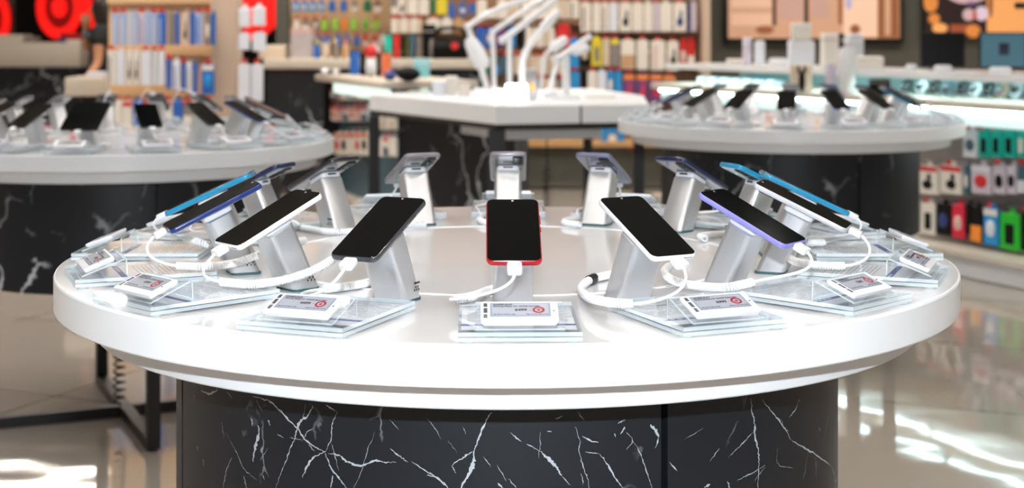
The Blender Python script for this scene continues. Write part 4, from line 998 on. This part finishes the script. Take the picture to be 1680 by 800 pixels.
row([(1505, 1542) + ('white carton with black camera picture', 'white', 'red', 'black', 'device'), (1544, 1581) + ('white carton with black camera picture', 'white', 'red', 'black', 'device'), (1583, 1593) + ('dark steel pack', 'steel', None, 'white', 'disc'), (1595, 1629) + ('white carton with red disc', 'lilac', 'cool', 'red', 'disc'), (1632, 1652) + ('pale pack with black mouse', 'lilac', None, 'black', 'disc'), (1654, 1670) + ('pale pack with black mouse', 'lilac', None, 'black', 'disc'), (1672, 1690) + ('steel blue pack', 'steel', None, 'cool', 'lower')],
    272, 318, R2(.17), TH2, 'from the far end, middle showcase row', 'middle row below the showcase', sc1, ln=.12)
row([(1500, 1512) + ('white carton', 'white', None, None, None), (1514, 1537) + ('white carton with black lens picture', 'white', None, 'black', 'slab'), (1538, 1562) + ('black carton with blue emblem', 'black', None, 'navy', 'disc'), (1564, 1585) + ('crimson pack', 'crim', None, 'pink', 'disc', 336, 390), (1587, 1594) + ('black narrow pack', 'black', None, None, None), (1595, 1614) + ('black pack with orange foot', 'black', None, 'orange', 'lower', 340, 398), (1616, 1640) + ('blue and white pouch', 'sky', 'white', 'cool', 'disc', 342, 402), (1643, 1676) + ('bright green pack with black window', 'lime', None, 'black', 'slab', 350, 410), (1678, 1696) + ('black pack', 'black', None, None, None, 350, 410)],
    334, 384, R2(.17), TH2, 'from the far end, lowest showcase row', 'lowest row below the showcase', sc1, ln=.12)
# watches inside the showcase
def watch(label, px, s, m, z=1.0002):
    Y = y_run2(px, s); P = Vector(((px - CX) / F * Y, Y, z)); t = thing('display_watch', label, 'watch', P, (0, 0, TH2 + R_(20)), 'watches in the showcase')
    MB().lathe([(.034, 0), (.034, .006), (.014, .012), (.012, .05)], 20).build('stand', M_ALU, t)
    MB().tube([(.045 * math.cos(a) * .6, .028 * math.sin(a), .055 + .032 * math.sin(a) + .0) for a in [2 * PI * k / 24 for k in range(25)]], .008, 8).build('strap', m, t)
    MB().lathe([(.020, 0), (.022, .003), (.022, .010), (.018, .012)], 24, M=Matrix.Translation((0, -.03, .055)) @ Matrix.Rotation(R_(65), 4, 'X')).build('watch_case', M_SCREEN, t)
for k, (px, s, m) in enumerate(((1488, .30, K['black']), (1512, .22, K['silverf']), (1534, .34, K['black']), (1556, .24, K['steel']), (1580, .36, K['black']), (1600, .24, K['silverf']), (1622, .36, K['black']), (1645, .26, K['brown']), (1668, .36, K['silverf']))):
    watch('display watch inside the glass showcase, ' + ORD[k] + ' from the far end', px, s, m)
for k, px in enumerate(range(1158, 1290, 19)):
    Y = y_run2(px, .3); w = 15 / F * Y; P = Vector(((px - CX) / F * Y, Y, 1.0002))
    o = MB().rbox((0, 0, .022), (w, .12, .044), .006).build('display_box', M_GLOSSWH if k % 3 else K['cool'], None, loc=P, rot=(0, 0, TH2)); tag(o, 'low white display box inside the showcase, ' + ORD[k] + ' from the peg wall', 'box', 'boxes inside the far showcase')
    MB().rbox((0, -.02, .046), (w * .5, .05, .010), .003).build('gadget', K['sky'] if k == 5 else K['silverf'], o)
# things standing on the showcase
def on_top(px, s): Y = y_run2(px, s); return Y, HY + (HC - 1.1475) * F / Y
def on_ledge(px, s=.045): Y = y_run2(px, s); return Y, HY + (HC - 1.0005) * F / Y
def topbox(label, a, b, top, m, s=.35, lid=None, name='carton', d=.12, ledge=False, cat='box'):
    Y, y1 = on_ledge((a + b) / 2, s) if ledge else on_top((a + b) / 2, s); return box_item(label, cat, a, b, top, y1, Y, m, d, name, 0, None, lid)
def topcyl(label, a, b, top, m, s=.35, name='bottle', ledge=False, cat='bottle', ends=None):
    Y, y1 = on_ledge((a + b) / 2, s) if ledge else on_top((a + b) / 2, s); return cyl_item(label, cat, a, b, top, y1, Y, m, name, ends)
topbox('slim white tower box on the showcase beside the white bottle', 1222, 1233, 61, K['lilac'], lid=K['cool'])
topcyl('white capped bottle on the far showcase', 1238, 1255, 68, K['cool'], ends=K['white'])
topbox('low cream box on the far showcase by the peg wall', 1195, 1221, 97, K['white'], lid=K['beige'])
topcyl('low white dome lamp on the far showcase', 1261, 1294, 97, M_GLOSSWH, name='dome_lamp', cat='lamp', ends=M_WPLAST)
bx = topbox('wide white carton below the stacked one on the showcase', 1297, 1337, 67, K['cool'], lid=K['white'])
Y, y1 = on_top(1317, .35)
box_item('narrower white carton stacked on the wide one', 'box', 1301, 1331, 38, 66.5, Y, K['white'], .10, 'carton', 0, None, K['cool'])
topbox('white carton with grey picture beside the white tower', 1351, 1376, 54, K['white'], lid=K['beige'])
topbox('tall pale grey carton behind the white cylinders', 1390, 1417, 56, K['silverf'], s=.45, lid=K['white'])
topbox('low cream carton at the end of the far showcase', 1406, 1450, 93, K['white'], lid=K['beige'])
topbox('black stand between the two white cartons', 1377, 1388, 55, K['black'], s=.50, lid=K['grey'], name='camera_stand', cat='camera stand', d=.04)
po = topbox('beige display box with black figure standing before the showcase glass', 1298, 1333, 106, K['beige'], s=-.02, name='display_box', d=.06, ledge=True)
q = MB(); q.sphere((0, -.001, -.02), (.022, .004, .07), u=14, w=10); q.sphere((-.02, -.001, .055), (.010, .004, .03), u=10, w=6); q.sphere((.02, -.001, .055), (.010, .004, .03), u=10, w=6); q.build('black_figure', K['black'], po)
topcyl('tall white cylinder lamp before the showcase glass', 1376, 1404, 80, M_GLOSSWH, s=.045, name='cylinder_lamp', ledge=True, cat='lamp', ends=M_WPLAST)
topcyl('shorter white cylinder lamp in front of the taller one', 1353, 1373, 104, K['lilac'], s=-.01, name='cylinder_lamp', ledge=True, cat='lamp', ends=K['white'])
topbox('black box inside the dark corner of the showcase', 1428, 1462, 130, K['black'], s=.0, ledge=True, lid=K['grey'], d=.05)
for k, (a, b) in enumerate(((1486, 1504), (1532, 1562), (1622, 1660))):
    topcyl('clear dish of small gadgets on the showcase, ' + ORD[k] + ' from the tower', a, b, on_top((a + b) / 2, .3)[1] - 9, M_GLOSSWH, s=.3, name='gadget_dish', cat='dish', ends=M_WPLAST)
def monitor(label, a, b, top, s, m_screen, extra=None):
    Y, y1 = on_top((a + b) / 2, s); P = at((a + b) / 2, y1, Y); w = (b - a) / F * Y; h = (y1 - top) / F * Y
    t = thing('monitor', label, 'monitor', P)
    MB().rbox((0, 0, h * .54), (w, .035, h * .92), .005).build('casing', M_BLKPL, t)
    o = MB().box((0, -.0185, h * .55), (w * .94, .003, h * .83)).build('screen', m_screen, t, smooth=0)
    MB().rbox((0, .05, h * .15), (.05, .03, h * .3), .004).build('stand_neck', M_BLKPL, t)
    MB().rbox((0, .03, .006), (w * .4, .16, .012), .004).build('stand_foot', M_BLKPL, t)
    if extra: MB().rbox((w * .02, -.0205, h * .58), (w * .22, .002, h * .30), .001).build('screen_icon', extra, t)
monitor('switched off black monitor on the showcase', 1509, 1582, 53, .55, M_BLKPL)
monitor('monitor with dim blue screen and dark picture on the showcase', 1606, 1682, 53, .55, mat('dim_blue_screen', (.05, .12, .16), .3, emit=.35), mat('dark_icon', (.012, .014, .04), .4))

# ================================================================ wall screens
def tv(label, px0, px1, py0, py1, Y, pieces):
    P = at((px0 + px1) / 2, (py0 + py1) / 2, Y); s = Y / F; w, h = (px1 - px0) * s, (py1 - py0) * s
    t = thing('wall_television', label, 'television', P)
    MB().rbox((0, .05, 0), (w, .06, h), .008).build('casing', M_BLKPL, t)
    q = MB(); mats = []
    for k, (a, b, c, d, m, kind) in enumerate(pieces):
        if m not in mats: mats.append(m)
        cx, cz = ((a + b) / 2 - (px0 + px1) / 2) * s, -((c + d) / 2 - (py0 + py1) / 2) * s
        if kind == 'e':
            n = 20; q.add([(cx + (b - a) / 2 * s * math.cos(2 * PI * i / n), .0185 - .0004 * k, cz + (d - c) / 2 * s * math.sin(2 * PI * i / n)) for i in range(n)], [list(range(n))], mats.index(m))
        else: q.add([(cx - (b - a) / 2 * s, .0185 - .0004 * k, cz - (d - c) / 2 * s), (cx + (b - a) / 2 * s, .0185 - .0004 * k, cz - (d - c) / 2 * s), (cx + (b - a) / 2 * s, .0185 - .0004 * k, cz + (d - c) / 2 * s), (cx - (b - a) / 2 * s, .0185 - .0004 * k, cz + (d - c) / 2 * s)], [(0, 1, 2, 3)], mats.index(m))
    q.build('screen_picture', mats, t, smooth=0)
def em(n, r, g, b, e=.36): return mat('screen_' + n, (r, g, b), .4, emit=e)
E1, E2, E3, E4, E5 = em('tan', .52, .30, .19), em('pale', .66, .42, .29), em('dark', .02, .01, .01), em('rust', .26, .09, .035), em('sand', .74, .50, .36)
E6, E7, E8, E9 = em('amber', .80, .36, .12), em('rose', .55, .38, .40), em('ember', .62, .22, .05), em('violet', .20, .10, .24)
tv('wide wall television showing a brown woven craft scene', 1188, 1484, -110, 70, 14.25, [(1195, 1477, -100, 63, E1, 'q'), (1200, 1266, -100, 12, E2, 'q'), (1200, 1266, 22, 42, E2, 'q'), (1268, 1274, -100, 42, E3, 'q'), (1278, 1318, -100, 32, em('mauve', .46, .29, .24), 'q'), (1320, 1327, -100, 38, E3, 'q'),
    (1332, 1360, -100, 28, em('mauve', .46, .29, .24), 'q'), (1376, 1383, -100, 40, E4, 'q'), (1384, 1440, -100, 60, E5, 'q'), (1388, 1398, -10, 16, em('blueish', .35, .35, .55), 'e'), (1441, 1475, -100, 62, E4, 'q'), (1452, 1462, -100, 58, E1, 'q'), (1240, 1270, 42, 56, E4, 'e'), (1395, 1412, 40, 56, E4, 'e')])
tv('wall television showing an orange and dark still life', 1514, 1790, -115, 60, 14.25, [(1518, 1786, -110, 56, E3, 'q'), (1620, 1786, -110, 53, E6, 'q'), (1516, 1540, -12, 20, E8, 'e'), (1524, 1543, 22, 40, E8, 'e'), (1530, 1556, 38, 54, E6, 'e'), (1560, 1600, 40, 56, em('brick', .30, .07, .03), 'q'), (1585, 1610, 40, 62, E8, 'e'),
    (1545, 1630, -50, 6, E7, 'e'), (1560, 1605, 6, 38, E3, 'e'), (1580, 1600, 14, 34, E7, 'e'), (1600, 1622, 10, 34, em('pearl', .6, .5, .6), 'e'), (1596, 1604, 18, 32, em('red', .5, .08, .05), 'e'), (1588, 1602, 2, 8, E9, 'q'), (1622, 1630, -20, 30, E4, 'e'), (1665, 1690, 4, 14, E3, 'q')])

# ================================================================ lamp table
pts = [Vector((-.883, 9.44, 0)), Vector((-.086, 7.96, 0)), Vector((.73, 8.14, 0)), Vector((.80, 9.3, 0)), Vector((.55, 10.5, 0)), Vector((-.42, 10.05, 0))]
cen = Vector((0, 9.2, 0))
lt = thing('lamp_table', 'angular white table on black steel legs covered with white desk lamps', 'table', cen)
pl = [(p - cen) for p in pts]
MB().prism([(p.x, p.y) for p in pl], TOP - .095, TOP).build('table_top', M_WHITE_RIM, lt, smooth=0)
ins = [p * .95 for p in pl]
MB().prism([(p.x, p.y) for p in ins], TOP - .128, TOP - .096).build('steel_frame', M_BLACK, lt, smooth=0)
for i, f_ in ((0, .965), (1, .935), (2, .935), (4, .94)):
    p = pl[i] * f_; w = (.062, .092, .055, 0, .06)[i]
    MB().box((p.x, p.y, (TOP - .13) / 2), (w, w, TOP - .13)).build('leg', M_BLACK, lt, smooth=0)
sx = at(953, 190, 8.01); MB().box((sx.x, 8.012 - 9.2 - .003, TOP - .0475), (.010, .012, .093)).build('joint_strip', M_BLKPL, lt, smooth=0)
ap = [(-.30, 8.95), (-.02, 8.36), (.50, 8.50), (.50, 9.1), (.1, 9.6)]
MB().prism([(x - cen.x, y - cen.y) for x, y in ap], TOP - .205, TOP - .129).build('drawer_box', M_WHITE_RIM, lt, smooth=0)
dr = [(-.70, 9.42), (.015, 8.80), (.10, 9.30), (-.35, 9.95)]
MB().prism([(x - cen.x, y - cen.y) for x, y in dr], .02, TOP - .129).build('marble_drum', M_MARBLE, lt, smooth=0)
# lamps
def L3(px, py, Y): return at(px, py, Y)
def lamp(label, base, Y, stem, arm, rs=.013, ra=.012, head=None, body=None, rb=.055):
    B = onz(base, HY + (HC - TOP) * F / Y, TOP); t = thing('desk_lamp', label, 'desk lamp', B); T_ = lambda p: Vector(L3(p[0], p[1], Y)) - B
    MB().lathe([(rb, 0), (rb, .012), (rb * .9, .018), (.018, .026)], 28).build('lamp_base', M_GLOSSWH, t)
    st = [Vector((0, 0, .02))] + [T_(p) for p in stem]
    MB().tube(spline(st, 5), rs, 10).build('stem', M_GLOSSWH, t)
    if arm:
        q = MB(); q.tube(spline([T_(p) for p in arm], 5), ra, 10); q.build('arm', M_GLOSSWH, t)
        MB().sphere(tuple(T_(arm[0])), max(rs, ra) * 1.25, u=14, w=8).build('joint', M_WPLAST, t)
    if head:
        a, b, r = head; a, b = T_(a), T_(b)
        MB().tube([a, a.lerp(b, .12), a.lerp(b, .5), a.lerp(b, .88), b], [r * .45, r * .85, r, r * .85, r * .4], 14).build('lamp_head', M_GLOSSWH, t)
    if body:
        a, b, r = body; a, b = T_(a), T_(b)
        MB().tube([a, a.lerp(b, .15), a.lerp(b, .45), a.lerp(b, .85), b], [r * .5, r * .8, r * 1.0, r, r * .6], 14).build('lamp_body', M_GLOSSWH, t)
lamp('white desk lamp with bulky leaning body and long raised arm', 800, 9.6, [(792, 120), (776, 72), (768, 44)], [(768, 44), (790, 28), (830, 10), (880, -8)], .020, .018, None, ((769, 62), (795, 112), .055))
lamp('upright white desk lamp with straight stem beside the bulky one', 811, 10.0, [(810, 110), (808, 52)], [(808, 52), (838, 32), (874, 8)], .017, .016, ((868, 12), (905, -10), .022))
lamp('white desk lamp with long slanting arm above the glowing cube', 836, 9.45, [(836, 110), (836, 62)], [(824, 66), (866, 34), (915, -4)], .018, .020)
lamp('white gooseneck desk lamp curving up from the glowing cube', 857, 9.15, [(857, 110), (861, 88), (874, 66), (890, 46)], None, .021, .02, ((886, 50), (918, 18), .030))
lamp('slim white desk lamp with small oval head', 887, 9.5, [(890, 118), (895, 90), (906, 80)], None, .011, .01, ((903, 82), (930, 62), .034))
lamp('white desk lamp with tapered column and crossing arms', 929, 8.75, [(929, 130), (928, 92)], [(914, 97), (940, 80), (970, 58)], .024, .019, ((938, 86), (968, 77), .030), None, .075)
lamp('thin white clamp lamp leaning against the tapered one', 902, 9.1, [(906, 130), (917, 98)], [(917, 98), (925, 92), (930, 90)], .014, .012)
def on_table(px, Y): return HY + (HC - TOP) * F / Y
def tbox(label, a, b, top, Y, m, d=.1, name='carton', lid=None, cat='box'): return box_item(label, cat, a, b, top, on_table(0, Y), Y, m, d, name, 0, None, lid)
glow = tbox('glowing white cube lamp on the lamp table', 829, 872, 139, 8.9, M_LIT, .14, 'cube_lamp', M_GLOSSWH, 'lamp')
tbox('small glowing white lamp beside the cube lamp', 808, 827, 148, 8.85, M_LIT, .08, 'cube_lamp', M_GLOSSWH, 'lamp')
cyl_item('tall steel tube speaker behind the orange light', 'speaker', 864, 881, 114, on_table(0, 8.75), 8.75, M_ALU, 'tube_speaker', M_WPLAST)
P = at(873, 150, 8.6); o = MB().lathe([(.006, 0), (.013, .012), (.011, .028), (.003, .048)], 16).build('flame_lamp', M_FLAME, None, loc=P); tag(o, 'small orange flame light on a white candle', 'lamp')
cyl_item('white candle-shaped holder under the orange light', 'candle holder', 868, 878, 150, on_table(0, 8.6), 8.6, M_GLOSSWH, 'candle_holder', M_WPLAST)
tbox('lilac white carton on the lamp table', 709, 729, 133, 9.3, K['cool'], lid=K['lilac']); tbox('white carton with pale top beside the lilac one', 730, 750, 125, 9.4, K['white'], lid=K['cool'])
tbox('small cream carton on the lamp table', 752, 771, 139, 9.2, K['white'], lid=K['beige']); tbox('small white carton beside the bulky lamp', 776, 794, 145, 9.1, K['cool'], lid=K['white'])
tbox('flat white box lying on the lamp table corner', 668, 706, 151, 9.5, M_GLOSSWH, .2, 'flat_box', K['cool']); tbox('flat pale green packet on the lamp table', 689, 703, 146, 9.7, col('mint', .45, .75, .62), .1, 'packet', K['white'])
tbox('flat white leaflet stack beside the tapered lamp', 962, 1010, 158, 9.0, K['white'], .15, 'leaflet_stack', K['grey']); tbox('low white gadget box in front of the slim lamp', 890, 915, 150, 8.9, M_GLOSSWH, .1, 'gadget_box', K['cool'])

# ================================================================ cash desk end and the person
YD = 11.6
ds = thing('service_desk', 'small service desk with cream top and dark body beside the person', 'desk', (0, YD, 0))
xa, xb = at(106, 0, YD).x, at(167, 0, YD).x; za, zb = at(0, 127, YD).z, at(0, 158, YD).z
MB().rbox(((xa + xb) / 2, .25, (za + zb) / 2), (xb - xa, .5, za - zb), .008).build('desk_top', M_CREAM, ds)
MB().box(((xa + xb) / 2 + .05, .32, zb / 2), (xb - xa - .14, .5, zb)).build('desk_body', M_BLKPL, ds, smooth=0)
MB().box(((xa + xb) / 2 + .1, .06, .78), (.10, .02, .10)).build('red_plate', K['red'], ds, smooth=0)
q = box_item('crumpled white paper bag on the service desk', 'bag', 142, 168, 118, 127, 11.75, K['cool'], .15, 'paper_bag', 0, None, K['white'])
def skin(name, verts, edges, rads, m, parent, root=0, sub=2, loc=None):
    me = bpy.data.meshes.new(name); me.from_pydata(verts, edges, []); me.materials.append(m)
    o = bpy.data.objects.new(name, me); COL.objects.link(o); o.parent = parent
    if loc: o.location = loc
    sk = o.modifiers.new('skin', 'SKIN'); sk.use_smooth_shade = True
    for i, r in enumerate(rads):
        v = me.skin_vertices[0].data[i]; v.radius = (r, r) if not isinstance(r, tuple) else r
        v.use_root = i == root
    sb = o.modifiers.new('sub', 'SUBSURF'); sb.levels = sub; sb.render_levels = sub
    return o
PP = Vector((at(172, 0, 12.8).x, 12.8, 0))
pe = thing('person', 'person with dark hair in black short-sleeved top standing at the service desk', 'person', PP)
V = [(0, 0, .95), (0, 0, 1.10), (-.01, 0, 1.30), (-.01, 0, 1.45), (-.02, 0, 1.52), (-.03, 0, 1.60), (-.02, 0, 1.67), (-.125, 0, 1.575),
     (-.01, -.16, 1.38), (0, -.21, 1.13), (-.05, -.30, 1.03), (-.08, -.34, .99),
     (-.01, .16, 1.38), (-.20, .14, 1.24), (-.17, .04, 1.42), (-.16, .01, 1.48),
     (0, -.09, .90), (0, -.10, .50), (.02, -.10, .09), (-.13, -.10, .04), (0, .09, .90), (-.02, .10, .50), (0, .10, .09), (-.15, .10, .04)]
Eg = [(0, 1), (1, 2), (2, 3), (3, 4), (4, 5), (5, 6), (5, 7), (2, 8), (8, 9), (9, 10), (10, 11), (2, 12), (12, 13), (13, 14), (14, 15), (0, 16), (16, 17), (17, 18), (18, 19), (0, 20), (20, 21), (21, 22), (22, 23)]
Rd = [.12, .105, .125, .055, .065, .092, .07, .014, .058, .040, .028, .030, .058, .040, .028, .030, .085, .058, .040, .036, .085, .058, .040, .036]
for hb, d in ((11, Vector((-.06, -.05, -.03))), (15, Vector((0, -.02, .07)))):
    b = Vector(V[hb]); sd = Vector((.02, -.02, .01)) if hb == 11 else Vector((.02, .01, 0))
    for k, ln in enumerate((.7, .95, 1.05, .98, .8)):
        off = sd * (k - 2) * .8; m_ = b + d * .45 * ln + off; e = b + d * 1.05 * ln + off * 1.25 + Vector((0, 0, -.012))
        V += [tuple(m_), tuple(e)]; Eg += [(hb, len(V) - 2), (len(V) - 2, len(V) - 1)]; Rd += [.0095, .008]
SKIN = col('skin', .50, .24, .13, .5)
CLOTH = col('black_cloth', .010, .010, .011, .8)
skin('body', V, Eg, Rd, SKIN, pe)
skin('shirt', [(0, 0, .92), (0, 0, 1.10), (-.01, 0, 1.30), (-.01, 0, 1.44), (-.01, -.165, 1.38), (-.005, -.195, 1.25), (-.01, .165, 1.38), (-.08, .16, 1.33)], [(0, 1), (1, 2), (2, 3), (2, 4), (4, 5), (2, 6), (6, 7)], [.155, .145, .165, .085, .09, .082, .09, .075], CLOTH, pe)
skin('trousers', [(0, 0, .97), (0, -.09, .88), (0, -.10, .50), (.02, -.10, .12), (0, .09, .88), (-.02, .10, .50), (0, .10, .12)], [(0, 1), (1, 2), (2, 3), (0, 4), (4, 5), (5, 6)], [.14, .105, .085, .075, .105, .085, .075], CLOTH, pe)
skin('hair', [(-.02, 0, 1.69), (.0, 0, 1.60), (.02, 0, 1.48), (.05, 0, 1.34)], [(0, 1), (1, 2), (2, 3)], [.10, .122, .115, .085], col('dark_brown_hair', .014, .008, .005, .5), pe)
MB().tube([(.16 * math.cos(a) - .005, .16 * math.sin(a), 1.365) for a in [2 * PI * k / 24 for k in range(25)]], .018, 8).build('teal_collar', col('teal_cloth', .01, .10, .16, .8), pe)
for sy in (-1, 1): MB().rbox((-.06, sy * .10, .045), (.27, .10, .085), .03, seg=3).build('shoe', K['white'], pe)


# ---------------------------------------------------------------- ceiling lamps, hung clear of what the screens mirror towards the viewer
MIR = []
for o in list(COL.objects):
    if o.parent is None and o.name.split('.')[0] in ('smartphone', 'tablet'):
        Mo = Matrix.Translation(o.location) @ o.rotation_euler.to_matrix().to_4x4(); nn = (Mo.to_3x3() @ Vector((0, 0, 1))).normalized()
        for u in (-.036, 0, .036):
            for v in (-.078, -.039, 0, .039, .078):
                p = Mo @ Vector((u, v, .005)); d = (p - Vector((0, 0, HC))).normalized(); r = d - nn * (2 * d.dot(nn))
                if d.dot(nn) < 0 and r.z > .12: q = p + r * ((ZC - .1 - p.z) / r.z); MIR.append((q.x, q.y))
def clear(x, y, r): return all((x - u) ** 2 + (y - v) ** 2 > r * r for u, v in MIR)
N_SPOT = 0
for y in (-2.6, -1.6, -.6, .4, 1.4, 2.4, 3.4, 4.4, 5.4, 6.4, 7.4, 8.4, 9.4, 10.4, 11.4, 12.4, 13.5, 15.2):
    for x in (-5.8, -4.6, -3.4, -2.3, -1.2, 0, 1.2, 2.3, 3.4, 4.6, 5.8):
        if y > 13 and x > -2: continue
        x_ = x + .12 * math.sin(9 * y)
        if not clear(x_, y, .26) or any(abs(y - k) < .2 for k in (3.35, 7.0, 12.0)): continue
        N_SPOT += 1
        t = thing('ceiling_spot', 'small round warm ceiling spot above the shop floor', 'ceiling light', (x_, y, ZC), (0, 0, 0), 'ceiling spots')
        MB().lathe([(.10, 0), (.11, -.03), (.108, -.11), (.098, -.11), (.096, -.02)], 20).build('spot_housing', M_BLKPL, t)
        MB().lathe([(.094, -.025), (.094, -.038)], 20).build('spot_lens', M_SPOT, t)
WASH = [(-5.1, 17.1, PI / 2), (-2.6, 17.1, PI / 2)] + [(x, 12.35, PI / 2) for x in (-.4, 1.4, 3.2, 5.0)] + [(x, 10.0, PI / 2) for x in (-3.5, -1.8)] + [(-2.6, 12.9, PI / 2)]  # rear pair follows the floor streak; the rest are added to brighten displays
for x, y, rz in WASH:
    t = thing('unseen_wash_light', 'unseen long warm wash light assumed above the shop floor', 'ceiling light', (x, y, ZC - 0.05), (0, 0, rz), 'unseen wash lights')
    MB().rbox((0, 0, 0.025), (0.19, 1.56, 0.05), 0.008, seg=1).build('lamp_housing', M_BLKPL, t)
    MB().box((0, 0, -0.004), (0.15, 1.5, 0.008)).build('diffuser', M_LAMP, t, smooth=0)
print('SPOTS', N_SPOT)

# ================================================================ light and camera
W = bpy.data.worlds.new('World'); SC.world = W; W.use_nodes = True
W.node_tree.nodes['Background'].inputs[0].default_value = (1, .95, .9, 1); W.node_tree.nodes['Background'].inputs[1].default_value = 0.0
fl = bpy.data.lights.new('camera_flash', 'AREA'); fl.shape = 'RECTANGLE'; fl.size = .07; fl.size_y = .04; fl.energy = 42; fl.color = (.84, .92, 1.0)
fo = bpy.data.objects.new('camera_flash', fl); COL.objects.link(fo); fo.location = (0, -.02, HC + .27); fo.rotation_euler = (R_(90 - 6), 0, 0)
cd = bpy.data.cameras.new('camera'); co = bpy.data.objects.new('camera', cd); COL.objects.link(co); SC.camera = co
co.location = (0, 0, HC); co.rotation_euler = (R_(90), 0, 0)
cd.sensor_width = 36.0; cd.lens = F / 1680 * 36; cd.shift_y = -(400 - HY) / 1680; cd.clip_start = .05; cd.clip_end = 100
cd.dof.use_dof = True; cd.dof.focus_distance = 2.16; cd.dof.aperture_fstop = 5.2
SC.view_settings.view_transform = 'Standard'; SC.view_settings.look = 'None'; SC.view_settings.gamma = 1.0; SC.view_settings.use_curve_mapping = False
SC.view_settings.exposure = 0.58
SC.cycles.max_bounces = 10; SC.cycles.transparent_max_bounces = 24; SC.cycles.glossy_bounces = 5; SC.cycles.diffuse_bounces = 4
SC.cycles.sample_clamp_indirect = 6.0
SC.cycles.use_denoising = True
